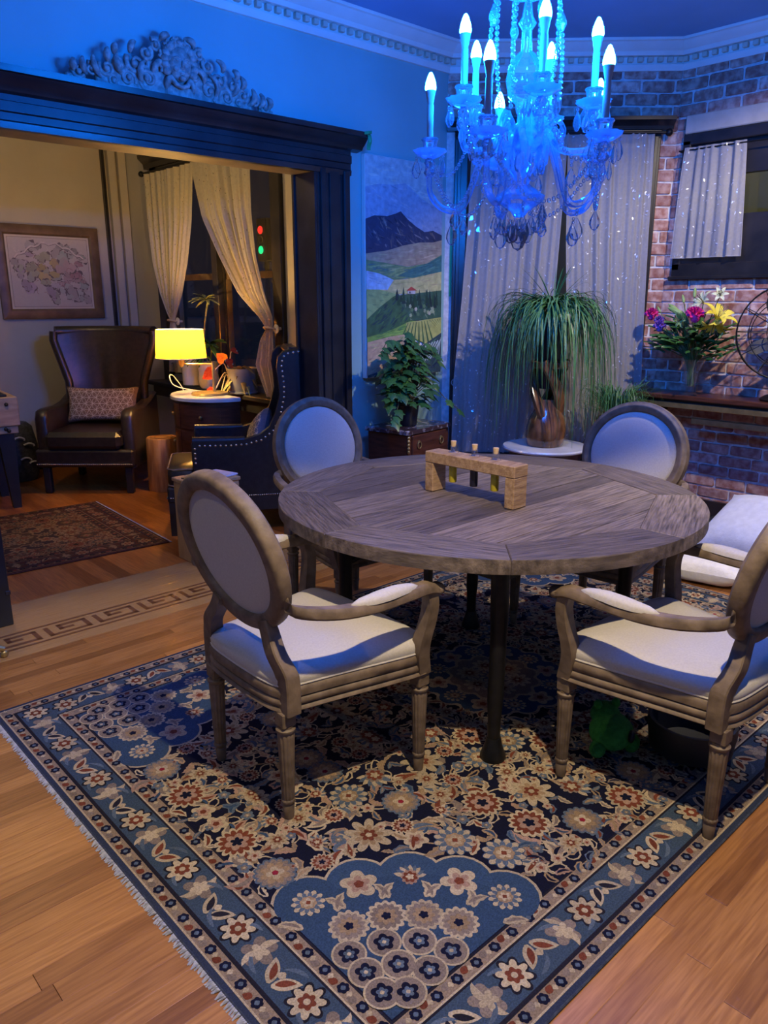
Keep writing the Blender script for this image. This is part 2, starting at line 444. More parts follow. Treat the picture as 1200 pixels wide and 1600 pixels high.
run(floor, -.35, RUGX0 + .12, .72, 2.83, M['oak'], .7, 1.5, bw)           # left of the rug
run(floor, .25, 3.3, .25, .72, M['oak'], .8, 1.6, bw)                    # before the rug
run(floor, RUGX1 - .1, 5.25, 1.2, 2.83, M['oak'], .8, 1.6, bw)           # beyond the rug
run(floor, -.1, 4.2, 2.83, 3.33, M['oak'], .9, 2.0, bw)                  # behind the rug
run(floor, 3.0, 4.4, .25, .72, M['oak'], 1.5, 2, bw * 2)
# the pale border with its Greek key
for (y0, y1) in ((3.33, 3.41), (3.41, 3.615), (3.615, 3.72), (3.72, 3.835)):
    for (xa, xb) in ((-.1, 1.35), (1.35, 2.75), (2.75, 4.2)): board(floor, xa, xb, y0, y1, M['pale_oak'])
board(floor, .3, 3.03, 3.835, 3.985, M['pale_oak'])
for y in (3.425, 3.60): 
    b = MB(); b.span((.2, y - .008, -.004), (3.6, y + .008, .0006)); b.build('inlay_line', M['inlay'], floor)
kb = MB(); wd = .022
def kbar(x0, y0, x1, y1): kb.span((x0, y0, -.004), (x1, y1, .0006))
kbar(0, .0, .20, wd); kbar(.20 - wd, 0, .20, .115); kbar(.06, .115 - wd, .20, .115); kbar(.06, .05, .06 + wd, .115); kbar(.06, .05, .13, .05 + wd); kbar(0, 0, wd, .115)
key = kb.mesh('key_inlay', M['inlay'], None)
for k in range(12):
    o = obj('key_inlay', key, floor); o.location = (.62 + k * .235, 3.455, 0)
# parlour floor
floor2 = wallbox('floor.001', [((-1.6, 3.99, -.06), (3.6, 7.4, -.0135))], M['subfloor'])
run(floor2, .55, 3.44, 3.985, 7.26, M['fir'], 1.2, 2.6, .086, 'Y')

# plain walls
wl = wallbox('wall_left', [((-1.6, 3.9, 0), (.3, 4.05, H_C)), ((.3, 3.9, 2.26), (3.03, 4.05, H_C)), ((3.03, 3.9, 0), (4.30, 4.05, H_C))], M['wall'])
wallbox('wall_front', [((-1.7, -1.9, 0), (5.4, -1.8, H_C))], M['wall'])
wallbox('wall_near', [((-1.75, -1.9, 0), (-1.6, 7.4, H_C))], M['wall'])
wallbox('wall_parlour_far', [((-1.6, 7.28, 0), (3.6, 7.40, H_C))], M['parlour_wall'])
XR = 3.45                                      # parlour window wall
PW = (4.91, 6.62, .845, 2.555)
wallbox('wall_parlour_right', [((XR, 4.05, 0), (XR + .15, PW[0], H_C)), ((XR, PW[1], 0), (XR + .15, 7.28, H_C)), ((XR, PW[0], 0), (XR + .15, PW[1], PW[2])), ((XR, PW[0], PW[3]), (XR + .15, PW[1], H_C))], M['parlour_wall'])
wallbox('ceiling', [((-1.6, -1.8, H_C), (5.5, 3.98, H_C + .1))], M['ceil'])
wallbox('ceiling.001', [((-1.6, 3.98, H_C), (3.6, 7.4, H_C + .1))], M['ceil'])
# parlour side of the partition keeps the parlour colour: thin plaster skin
wallbox('wall_parlour_near', [((-1.6, 4.05, 0), (.3, 4.06, H_C)), ((.3, 4.05, 2.26), (3.03, 4.06, H_C)), ((3.03, 4.05, 0), (3.45, 4.06, H_C))], M['parlour_wall'])

# brick walls of the bay
def rects(L, z0, z1, holes):
    xs = sorted({0, L, *[h[0] for h in holes], *[h[1] for h in holes]}); zs = sorted({z0, z1, *[h[2] for h in holes], *[h[3] for h in holes]})
    for i in range(len(xs) - 1):
        for j in range(len(zs) - 1):
            cx, cz = (xs[i] + xs[i + 1]) / 2, (zs[j] + zs[j + 1]) / 2
            if not any(h[0] < cx < h[1] and h[2] < cz < h[3] for h in holes): yield xs[i], xs[i + 1], zs[j], zs[j + 1]
bricks = []
for k in range(7):
    b = MB(); b.box((0, 0, 0), (1, 1, 1), None, .06)
    rr = random.Random(k)
    b.v = [(x + rr.uniform(-.022, .022), y + rr.uniform(-.08, .08), z + rr.uniform(-.05, .05)) for x, y, z in b.v]
    bricks.append(b.mesh('brick', M['brick'], 30))
def brick_wall(name, O, U, N, L, z0, z1, holes, s_end, skip=lambda s, z: False, thick=.16):
    U = Vector(U); N = Vector(N); O = Vector(O)
    A = Matrix(((U.x, N.x, 0), (U.y, N.y, 0), (0, 0, 1)))
    b = MB()
    for (a, c, e, g) in rects(L, z0, z1, holes):
        st = len(b.v); b.span((a, -thick, e), (c, 0, g)); b.xf(Matrix.Translation(O) @ A.to_4x4(), st)
    w = b.build(name, M['mortar'], None, 'structure')
    row, bh, bl = .0785, .066, .205
    ang = atan2(U.y, U.x); k = 0; z = z0 + .006
    while z + bh < z1 - .01:
        s = -random.uniform(.0, .03) - (bl / 2 if k % 2 else 0)
        while s < s_end:
            s0, s1 = max(s, .004), min(s + bl * random.uniform(.93, 1.04), L); nxt = s1 + .013 if s1 > s0 else s + bl
            segs = [(s0, s1)]
            for h in holes:
                if z + bh > h[2] + .012 and z < h[3] - .012:
                    ns = []
                    for (p, q) in segs:
                        if q <= h[0] or p >= h[1]: ns.append((p, q))
                        else:
                            if p < h[0]: ns.append((p, h[0] - .004))
                            if q > h[1]: ns.append((h[1] + .004, q))
                    segs = ns
            for (p, q) in segs:
                if q - p > .025 and not skip((p + q) / 2, z):
                    o = obj('brick', random.choice(bricks), w)
                    pos = O + U * ((p + q) / 2) + N * (-.012 + random.uniform(-.004, .003)); o.location = (pos.x, pos.y, z + bh / 2 + random.uniform(-.002, .002))
                    o.scale = (q - p, .044, bh); o.rotation_euler = (random.uniform(-.01, .01), random.uniform(-.012, .012), ang + random.uniform(-.01, .01))
            s = max(nxt, s + .05)
        z += row; k += 1
    return w
B0 = Vector((4.18, 3.9, 0)); BU = Vector((Q, -Q, 0)); BN = Vector((-Q, -Q, 0)); BL = 1.5415
def W2(s, z, n=0.0): p = B0 + BU * s + BN * n; return Vector((p.x, p.y, z))
R0 = Vector((5.27, 2.81, 0))
def W3(s, z, n=0.0): return Vector((5.27 - n, 2.81 - s, z))
BH = (.10, 1.40, .42, 2.58)                      # window hole in the bay wall
wb = brick_wall('wall_back', B0, BU, BN, BL, 0, 3.0, [BH], BL, skip=lambda s, z: s < .1 and z < 2.6)
RH = (.085, 1.75, 1.70, 2.56)
wr = brick_wall('wall_right', R0, (0, -1, 0), (-1, 0, 0), 4.6, 0, 3.0, [RH, (.07, 2.2, 2.56, 2.675)], 1.15)
b = MB(); b.span((5.235, 2.74, 2.562), (5.43, .6, 2.673), .006); b.build('lintel', M['lintel'], wr)
wallbox('wall_bay_top', [((5.27, -1.8, 3.0), (5.4, 2.81, H_C))], M['ceil'])
b = MB(); st = len(b.v); b.span((0, -.16, 3.0), (BL, 0, H_C)); b.xf(Matrix.Translation(B0) @ Matrix(((BU.x, BN.x, 0), (BU.y, BN.y, 0), (0, 0, 1))).to_4x4())
b.build('wall_back_top', M['ceil'], None, 'structure')

# crown moulding with dentils, one run per wall
path = [Vector((-1.6, 3.9, 0)), Vector((4.18, 3.9, 0)), Vector((5.27, 2.81, 0)), Vector((5.27, -1.8, 0))]
ins = [Vector((0, -1, 0)), BN, Vector((-1, 0, 0))]
def mitre(a, c): m = a + c; return m / (m.length_squared / 2) if m.length > 1e-6 else a
mv = [ins[0], mitre(ins[0], ins[1]), mitre(ins[1], ins[2]), ins[2]]
prof = [(0, 2.955), (.018, 2.955), (.024, 2.972), (.030, 2.985), (.030, 2.992), (.022, 2.996), (.022, 3.034), (.060, 3.036), (.066, 3.046), (.072, 3.058), (.098, 3.074), (.118, 3.094), (.124, 3.100), (.138, 3.104), (.142, H_C - .001), (0, H_C - .001)]
names = ['trim_left', 'trim_back', 'trim_right']
for i in range(3):
    b = MB(); b.sweep([path[i], path[i + 1]], prof, [(mv[i], (0, 0, 1)), (mv[i + 1], (0, 0, 1))])
    tr = b.build(names[i], M['white_trim'], None, 'structure', angle=25)
    d = (path[i + 1] - path[i]); L = d.length; u = d / L; n = int(L / .064)
    b2 = MB(); b2.box((0, 0, 0), (.034, .030, .030), None, .003); dm = b2.mesh('dentil', M['dentil'], None)
    for k in range(n):
        s = (k + .5) * .064; p = path[i] + u * s + ins[i] * .036
        if i == 0 and p.x < 1.9: continue
        if i == 2 and p.y < 1.4: continue
        o = obj('dentil', dm, tr); o.location = (p.x, p.y, 3.016); o.rotation_euler = (0, 0, atan2(u.y, u.x))

# the wide cased opening between dining room and parlour
o = wallbox('trim_1', [((3.03, 3.868, 0), (3.27, 3.9, 2.26))], M['dark'])
b = MB(); b.span((3.05, 3.852, .0), (3.09, 3.87, 2.26), .004); b.span((3.12, 3.858, 0), (3.20, 3.87, 2.26), .004); b.span((3.225, 3.846, 0), (3.272, 3.87, 2.26), .006)
b.build('casing_moulding', M['dark'], o)
b = MB(); b.span((3.012, 3.868, 0), (3.031, 4.08, 2.26), .003); b.build('jamb_board', M['dark'], o)
b = MB(); b.span((3.0, 4.06, 0), (3.22, 4.085, 2.26), .003); b.build('back_casing', M['dark'], o)
hd = MB()
hp = [(0, 2.235), (.040, 2.235), (.044, 2.262), (.036, 2.27), (.036, 2.30), (.046, 2.305), (.046, 2.345), (.036, 2.35), (.036, 2.375), (.052, 2.385), (.06, 2.40), (.075, 2.412), (.10, 2.437), (.105, 2.445), (.125, 2.448), (.128, 2.474), (0, 2.476)]
hd.sweep([Vector((-.2, 3.9, 0)), Vector((3.29, 3.9, 0))], hp, [((0, -1, 0), (0, 0, 1)), ((0, -1, 0), (0, 0, 1))])
hd.sweep([Vector((3.29, 3.9, 0)), Vector((3.37, 3.9, 0))], [(p[0] if p[1] > 2.376 else 0, p[1] if p[1] > 2.376 else 2.376) for p in hp], [((0, -1, 0), (0, 0, 1)), ((0, -1, 0), (0, 0, 1))])
hd.build('trim_2', M['dark'], None, 'structure', angle=25)
wallbox('trim_3', [((.3, 3.872, 2.236), (3.03, 4.075, 2.262))], M['soffit'])
# skirting
wallbox('baseboard_left', [((3.27, 3.876, 0), (4.2, 3.9, .2))], M['dark'])
wallbox('baseboard_parlour', [((-1.6, 7.252, 0), (XR, 7.28, .2)), ((XR - .025, 4.09, 0), (XR, 7.252, .2))], M['dark'])
wallbox('baseboard_right', [((5.235, -1.7, 0), (5.258, 2.7, .14))], M['dark'])
# upright mouldings in the corner of the parlour
for k, (xa, xb) in enumerate(((3.22, 3.245), (3.275, 3.34), (3.37, 3.442))):
    wallbox('trim_%d' % (4 + k), [((xa, 7.242 - .01 * (k > 0), .2), (xb, 7.28, H_C))], M['parlour_wall'] if k else M['dark'])

# ---- bay window (window_1)
def W2box(b, s0, s1, z0, z1, n0, n1, ch=0.0):
    st = len(b.v); b.span((s0, n0, z0), (s1, n1, z1), ch)
    return b.xf(Matrix.Translation(B0) @ Matrix(((BU.x, BN.x, 0), (BU.y, BN.y, 0), (0, 0, 1))).to_4x4(), st)
b = MB(); W2box(b, .055, .145, .3, 2.60, 0.0, .03, .004); W2box(b, 1.345, 1.43, .3, 2.60, 0.0, .03, .004); W2box(b, .055, 1.43, 2.55, 2.62, 0, .035, .004)
W2box(b, .075, .10, .3, 2.56, .03, .042, .003); W2box(b, 1.385, 1.41, .3, 2.56, .03, .042, .003)
win1 = b.build('window_1', M['dark'], None, 'structure')
b = MB(); b.sweep([W2(.0, 0), W2(1.50, 0)], [(0, 2.60), (.05, 2.60), (.055, 2.62), (.09, 2.645), (.10, 2.65), (.10, 2.672), (0, 2.674)], [(BN, (0, 0, 1)), (BN, (0, 0, 1))])
b.build('window_cornice', M['dark'], win1, angle=25)
b = MB(); W2box(b, .02, 1.46, .36, .42, 0, .09, .006); b.build('window_sill', M['dark'], win1)
for (sa, sb) in ((.10, .75), (.75, 1.40)):
    b = MB()
    for (a, c, e, g) in ((sa, sa + .05, .42, 2.58), (sb - .05, sb, .42, 2.58), (sa, sb, .42, .50), (sa, sb, 2.50, 2.58), (sa, sb, 1.47, 1.52)): W2box(b, a, c, e, g, -.10, -.05)
    sash = b.build('window_sash', M['dark'], win1)
    b = MB(); W2box(b, sa + .04, sb - .04, .46, 2.54, -.08, -.075); b.build('pane', M['pane'], sash)
b = MB(); W2box(b, .036, .052, 1.53, 2.06, .001, .006); o = b.build('masking_tape_strip', M['green_tape']); tag(o, 'long green tape strip stuck upright beside the dark bay window casing', 'tape')
# ---- small high window (window_2)
b = MB()
b.span((5.235, 2.745, 2.49), (5.30, .9, 2.558), .005); b.span((5.235, 2.745, 1.655), (5.30, .9, 1.745), .005); b.span((5.235, 2.745, 1.70), (5.30, 2.69, 2.52), .005)
b.span((5.285, 1.9, 1.74), (5.34, 1.87, 2.5)); b.span((5.285, 2.7, 1.74), (5.34, .95, 2.045)); b.span((5.28, 2.7, 2.29), (5.34, .95, 2.5)); b.span((5.28, 2.7, 1.74), (5.34, .95, 1.80))  # deep lower span is a solid panel added to black out the lower panes
win2 = b.build('window_2', M['dark'], None, 'structure')
b = MB(); b.span((5.22, 2.76, 1.64), (5.30, .9, 1.662), .004); b.build('window_sill', M['dark'], win2)
for (ya, yb) in ((2.70, 1.9), (1.87, .95)):
    for (za, zb) in ((2.04, 2.30),):
        b = MB(); b.span((5.31, ya, za), (5.315, yb, zb)); b.build('pane', M['pane'], win2)
# ---- parlour window (window_3)
b = MB()
b.span((XR - .035, 4.80, .77), (XR + .02, 4.92, 2.62), .005); b.span((XR - .035, 6.61, .77), (XR + .02, 6.73, 2.62), .005); b.span((XR - .035, 4.80, 2.53), (XR + .02, 6.73, 2.65), .005)
b.span((XR + .03, 5.70, .85), (XR + .09, 5.80, 2.55)); b.span((XR - .025, 5.71, .85), (XR + .03, 5.79, 2.55), .004)
win3 = b.build('window_3', M['dark'], None, 'structure')
for (ya, yb) in ((4.91, 5.71), (5.79, 6.62)):
    b = MB()
    for (a, c, e, g) in ((ya, ya + .022, .85, 2.55), (yb - .022, yb, .85, 2.55), (ya, yb, .85, .93), (ya, yb, 2.48, 2.55), (ya, yb, 1.67, 1.72)): b.span((XR + .05, a, e), (XR + .095, c, g))
    sash = b.build('window_sash', M['frame_wood'], win3)
    b = MB(); b.span((XR + .07, ya + .02, .89), (XR + .076, yb - .02, 2.51)); b.build('pane', M['pane'], sash)
b = MB(); b.span((XR - .19, 4.77, .755), (XR + .02, 6.78, .792), .006); b.span((XR - .15, 4.82, .66), (XR, 6.73, .755)); b.build('window_sill', M['black'], win3)
b = MB(); b.sweep([Vector((XR, 4.75, 0)), Vector((XR, 6.80, 0))], [(0, 2.61), (.05, 2.61), (.055, 2.65), (.10, 2.69), (.105, 2.72), (0, 2.72)], [((-1, 0, 0), (0, 0, 1)), ((-1, 0, 0), (0, 0, 1))])
b.build('window_cornice', M['dark'], win3, angle=25)

# ---- what the night outside shows
o = thing('neighbouring_house', 'lit yellowish house wall seen at night through the small high window', 'house', (9.2, 3.3, 0))
b = MB(); b.span((0, -3.2, -3), (.3, 3.2, 3.6)); b.build('house_wall', mat('stucco', (.55, .50, .22), (.45, .45, .22), .9, 2), o)
b = MB(); b.span((-.25, -3.4, 3.4), (.6, 3.4, 3.75), .03); b.build('roof_edge', M['frame_wood'], o)
b = MB(); b.span((-.05, -.6, 1.2), (.05, .2, 2.4), .02); w_ = b.build('house_window', M['black'], o)
lamp('street_lamp_light', 'POINT', (7.6, 3.6, 3.4), (1, .95, .5), 14, .1)
o = thing('traffic_light', 'traffic light glowing red above green beyond the parlour window', 'traffic light', (8.6, 12.32, 0))
# ================================================================ BIG RUG (woven pattern laid as thin pieces of wool)
NAVY = (.009, .010, .030); BLUE1 = (.042, .078, .150); BLUE2 = (.11, .145, .20); CREAM = (.52, .41, .27); TAN = (.36, .24, .14); RUST = (.19, .050, .028); TAUPE = (.25, .19, .155); WINE = (.28, .02, .04); PINK = (.42, .26, .19); DK = (.02, .018, .03)
class Cloth:
    """coloured flat pieces, each layer a hair higher than the one below"""
    def __init__(s, z0=0.0, dz=.00022): s.b = MB(); s.k = 0; s.z0 = z0; s.dz = dz; s.mir = [lambda p: p]
    def put(s, pts, col, layer):
        if len(pts) < 3: return
        j = random.uniform(.86, 1.14); col = tuple(c * j for c in col)
        for i, m in enumerate(s.mir):
            q = [m(p) for p in pts]
            ar = sum(q[k][0] * q[(k + 1) % len(q)][1] - q[(k + 1) % len(q)][0] * q[k][1] for k in range(len(q)))
            if ar < 0: q = q[::-1]
            s.k += 1; s.b.poly([(p[0], p[1], s.z0 + layer * s.dz + (s.k % 89) * 2.2e-6) for p in q], col)
    def disc(s, x, y, r, n, amp, ph, col, layer, pts=None, sq=1.0, rot=0.0):
        N = n * 7 if n >= 4 else (pts or 18)
        P = []
        for k in range(N):
            t = 2 * pi * k / N; q = r * ((1 - 1.25 * amp + 2.25 * amp * abs(cos((n * t + ph) / 2)) ** .75) if n >= 4 else (1 + amp * cos(n * t + ph))); px, py = q * cos(t), q * sin(t) * sq
            P.append((x + px * cos(rot) - py * sin(rot), y + px * sin(rot) + py * cos(rot)))
        s.put(P, col, layer)
    def rosette(s, x, y, R, L, kind, rot):
        if kind == 0:
            s.disc(x, y, R, 12, .10, 0, BLUE1, L); s.disc(x, y, R * .92, 12, .16, 0, CREAM, L + 1); s.disc(x, y, R * .72, 12, .2, pi, BLUE2, L + 2); s.disc(x, y, R * .5, 8, .08, 0, TAN, L + 3); s.disc(x, y, R * .3, 5, .35, rot, CREAM, L + 4); s.disc(x, y, R * .14, 4, .2, 0, RUST, L + 5)
        elif kind == 1:
            s.disc(x, y, R, 9, .28, rot, CREAM, L); s.disc(x, y, R * .6, 9, .3, rot, TAN, L + 1); s.disc(x, y, R * .36, 6, .25, rot, RUST, L + 2); s.disc(x, y, R * .16, 5, .1, 0, CREAM, L + 3)
        elif kind == 2:
            s.disc(x, y, R, 14, .12, rot, CREAM, L); s.disc(x, y, R * .8, 14, .16, rot, RUST, L + 1); s.disc(x, y, R * .52, 6, .22, rot, PINK, L + 2); s.disc(x, y, R * .26, 5, .3, rot, NAVY, L + 3)
        elif kind == 3:
            s.disc(x, y, R, 5, .24, rot, CREAM, L); s.disc(x, y, R * .58, 5, .3, rot, PINK, L + 1); s.disc(x, y, R * .3, 5, .1, rot, RUST, L + 2)
        elif kind == 4:
            s.disc(x, y, R, 16, .07, rot, BLUE2, L); s.disc(x, y, R * .86, 16, .1, rot, TAUPE, L + 1); s.disc(x, y, R * .62, 8, .2, rot, TAN, L + 2); s.disc(x, y, R * .34, 4, .3, rot, CREAM, L + 3); s.disc(x, y, R * .15, 5, .1, rot, WINE, L + 4)
        elif kind == 6:
            s.disc(x, y, R, 5, .2, rot, BLUE2, L); s.disc(x, y, R * .5, 5, .2, rot, TAUPE, L + 1); s.disc(x, y, R * .22, 5, .1, rot, CREAM, L + 2)
        else:  # palmette: fan of petals on a body
            for k in range(9):
                a = rot + (k - 4) * .33; s.petal(x + cos(a) * R * .35, y + sin(a) * R * .35, R * .75, R * .22, a, 0, BLUE2 if k % 2 else CREAM, L)
            s.disc(x, y, R * .62, 11, .12, rot, TAUPE if R > .05 else PINK, L + 1, sq=.85, rot=rot); s.disc(x, y, R * .42, 7, .2, rot, RUST, L + 2); s.disc(x, y, R * .22, 5, .3, rot, CREAM, L + 3)
    def petal(s, x, y, ln, w, a, bend, col, L, jag=0.0):
        A = []; B = []; n = 7
        for k in range(n + 1):
            t = k / n; c = a + bend * t
            cx = x + sum(cos(a + bend * (i + .5) / n) for i in range(k)) * ln / n; cy = y + sum(sin(a + bend * (i + .5) / n) for i in range(k)) * ln / n
            h = w * sin(pi * min(1, t * .96 + .04)) ** .8 * (1 - .35 * t) * (1 + (jag if k % 2 else -jag))
            A.append((cx - sin(c) * h, cy + cos(c) * h)); B.append((cx + sin(c) * h, cy - cos(c) * h))
        s.put(A + B[::-1], col, L)
    def leaf(s, x, y, ln, a, bend, c1, c2, L):
        s.petal(x, y, ln, ln * .23, a, bend, c1, L, .18); s.petal(x + cos(a) * ln * .12, y + sin(a) * ln * .12, ln * .75, ln * .09, a, bend, c2, L + 1)
    def vine(s, pts, w, col, L):
        A = []; B = []
        for i, p in enumerate(pts):
            q0, q1 = pts[max(i - 1, 0)], pts[min(i + 1, len(pts) - 1)]
            dx, dy = q1[0] - q0[0], q1[1] - q0[1]; d = hypot(dx, dy) or 1
            A.append((p[0] - dy / d * w, p[1] + dx / d * w)); B.append((p[0] + dy / d * w, p[1] - dx / d * w))
        for i in range(len(pts) - 1): s.put([A[i], A[i + 1], B[i + 1], B[i]], col, L)
    def rect(s, x0, y0, x1, y1, col, L): s.put([(x0, y0), (x1, y0), (x1, y1), (x0, y1)], col, L)
    def frame(s, x0, y0, x1, y1, w, col, L):
        s.rect(x0, y0, x1, y0 + w, col, L); s.rect(x0, y1 - w, x1, y1, col, L); s.rect(x0, y0 + w, x0 + w, y1 - w, col, L); s.rect(x1 - w, y0 + w, x1, y1 - w, col, L)

def floral(cl, x0, y0, x1, y1, n_big, n_small, n_leaf, seed, R=.05, avoid=lambda x, y: False, L0=2):
    rr = random.Random(seed); P = []
    def tryput(r, gap, n, tries=9000):
        c = 0
        for _ in range(tries):
            if c >= n: break
            x, y = rr.uniform(x0 + r * .8, x1 - r * .3), rr.uniform(y0 + r * .8, y1 - r * .3)
            if avoid(x, y): continue
            if all(hypot(x - a, y - b_) > (r + q) * gap for a, b_, q, _ in P): P.append((x, y, r, c)); c += 1
    tryput(R * 1.15, 1.12, n_big); big = len(P)
    tryput(R * .62, 1.12, n_small)
    mid = len(P)
    tryput(R * .36, 1.1, n_small)
    for i, (x, y, r, _) in enumerate(P):                     # scrolling stems between the flowers
        near = sorted(range(len(P)), key=lambda j: hypot(P[j][0] - x, P[j][1] - y))[1:4]
        for j in near[:2 if i < big else 1]:
            X, Y = P[j][0], P[j][1]; d = hypot(X - x, Y - y)
            if d > R * 5: continue
            k = rr.choice((-1, 1)) * rr.uniform(.22, .42); mx, my = (x + X) / 2 - (Y - y) * k, (y + Y) / 2 + (X - x) * k
            pts = [((1 - t) ** 2 * x + 2 * t * (1 - t) * mx + t * t * X, (1 - t) ** 2 * y + 2 * t * (1 - t) * my + t * t * Y) for t in [q / 7 for q in range(8)]]
            cl.vine(pts, R * .055, CREAM if rr.random() < .6 else TAN, L0)
            if rr.random() < .7:
                hx, hy = pts[4]; a_ = rr.uniform(0, 6.28); sg_ = rr.choice((-1, 1)); cl.vine([(hx + cos(a_ + sg_ * t * .55) * R * (.15 + .9 * (1 - t / 9)) * min(1, t / 2), hy + sin(a_ + sg_ * t * .55) * R * (.15 + .9 * (1 - t / 9)) * min(1, t / 2)) for t in range(9)], R * .05, CREAM, L0)
            q = pts[rr.randint(2, 5)]; cl.leaf(q[0], q[1], R * rr.uniform(1.2, 2.3), rr.uniform(0, 6.28), rr.choice((-1, 1)) * rr.uniform(1.0, 2.2), rr.choice((CREAM, CREAM, TAN, PINK)), rr.choice((RUST, TAUPE, BLUE2)), L0 + 1)
    LV = []; tries = 0
    while len(LV) < n_leaf and tries < 14000:
        tries += 1; x, y = rr.uniform(x0, x1), rr.uniform(y0, y1)
        if avoid(x, y): continue
        dm = min(hypot(x - a, y - b_) - q for a, b_, q, _ in P)
        if dm < R * .30 or any(hypot(x - a, y - b_) < R * .85 for a, b_ in LV): continue
        LV.append((x, y)); a = rr.uniform(0, 6.28); bd = rr.choice((-1, 1)) * rr.uniform(.8, 2.2)
        c1_, c2_ = rr.choice((CREAM, CREAM, CREAM, TAN, BLUE2, PINK, TAUPE)), rr.choice((RUST, TAUPE, BLUE1, TAN, NAVY))
        cl.leaf(x - cos(a) * R * .45, y - sin(a) * R * .45, R * rr.uniform(1.0, 1.5), a, bd, c1_, c2_, L0 + 1)
        if rr.random() < .55: cl.leaf(x - cos(a) * R * .4, y - sin(a) * R * .4, R * .8, a - bd * .9, -bd * .6, rr.choice((CREAM, TAN, BLUE2)), TAUPE, L0 + 1)
        if rr.random() < .35: cl.rosette(x + cos(a + bd) * R * .55, y + sin(a + bd) * R * .55, R * .26, L0 + 3, rr.choice((3, 6)), a)
    for i, (x, y, r, k) in enumerate(P):
        if i < big: cl.rosette(x, y, r, L0 + 3, rr.choice((0, 0, 2, 4, 5, 5, 1)), rr.uniform(0, 6.28))
        elif i < mid: cl.rosette(x, y, r, L0 + 3, rr.choice((1, 1, 1, 3, 3, 2, 5)), rr.uniform(0, 6.28))
        else: cl.rosette(x, y, r, L0 + 3, rr.choice((3, 3, 6, 1)), rr.uniform(0, 6.28))

def band(cl, x0, y0, x1, y1, kind, L):
    """repeat of small motifs along a border strip (long side decides the direction)"""
    hor = (x1 - x0) > (y1 - y0); ln = (x1 - x0) if hor else (y1 - y0); w = (y1 - y0) if hor else (x1 - x0)
    n = round(ln / (w * (.72 if kind == 'guard' else .80))); st = ln / n
    for k in range(n):
        s_ = (k + .5) * st; x, y = (x0 + s_, y0 + w / 2) if hor else (x0 + w / 2, y0 + s_)
        u = 0 if hor else pi / 2
        if kind == 'guard':
            if k % 2: cl.disc(x, y, w * .30, 6, .12, 0, NAVY, L, 12); cl.disc(x, y, w * .13, 4, .1, 0, BLUE2, L + 1, 8)
            else:
                cl.petal(x - cos(u) * w * .3, y - sin(u) * w * .3, w * .55, w * .25, u + .5, 0, RUST if k % 4 else TAUPE, L); cl.disc(x + cos(u) * w * .25, y + sin(u) * w * .25, w * .14, 4, .2, 0, CREAM, L, 8)
        else:
            m = k % 3
            if m == 0:
                cl.disc(x, y, w * .36, 8, .22, 0, DK, L, 32); cl.disc(x, y, w * .29, 8, .3, 0, CREAM, L + 1, 32); cl.disc(x, y, w * .16, 6, .2, 0, RUST, L + 2, 18); cl.disc(x, y, w * .07, 4, 0, 0, CREAM, L + 3, 8)
            elif m == 1:
                for sg in (-1, 1):
                    cl.petal(x + cos(u) * sg * w * .05 - sin(u) * w * .3, y + sin(u) * sg * w * .05 + cos(u) * w * .3, w * .62, w * .17, u - pi / 2 + sg * .55, sg * .3, CREAM, L)
                    cl.petal(x + cos(u) * sg * w * .08 - sin(u) * w * .22, y + sin(u) * sg * w * .08 + cos(u) * w * .22, w * .42, w * .09, u - pi / 2 + sg * .55, sg * .3, DK if k % 2 else RUST, L + 1)
                cl.disc(x, y - 0, w * .08, 4, .1, 0, CREAM, L + 2, 8)
            else:
                cl.disc(x, y, w * .30, 5, .3, u, TAUPE, L, 20); cl.disc(x, y, w * .17, 5, .3, u + pi, CREAM, L + 1, 20)
                for sg in (-1, 1): cl.petal(x, y, w * .5, w * .10, u + (pi / 2 - .5) * sg + (0 if k % 2 else pi), sg * 1.3, CREAM, L)
            cl.petal(x - cos(u) * st * .5 - sin(u) * w * .35 * (1 if k % 2 else -1), y - sin(u) * st * .5 + cos(u) * w * .35 * (1 if k % 2 else -1), st * .75, w * .06, u, 1.0 * (-1 if k % 2 else 1), BLUE2, L)

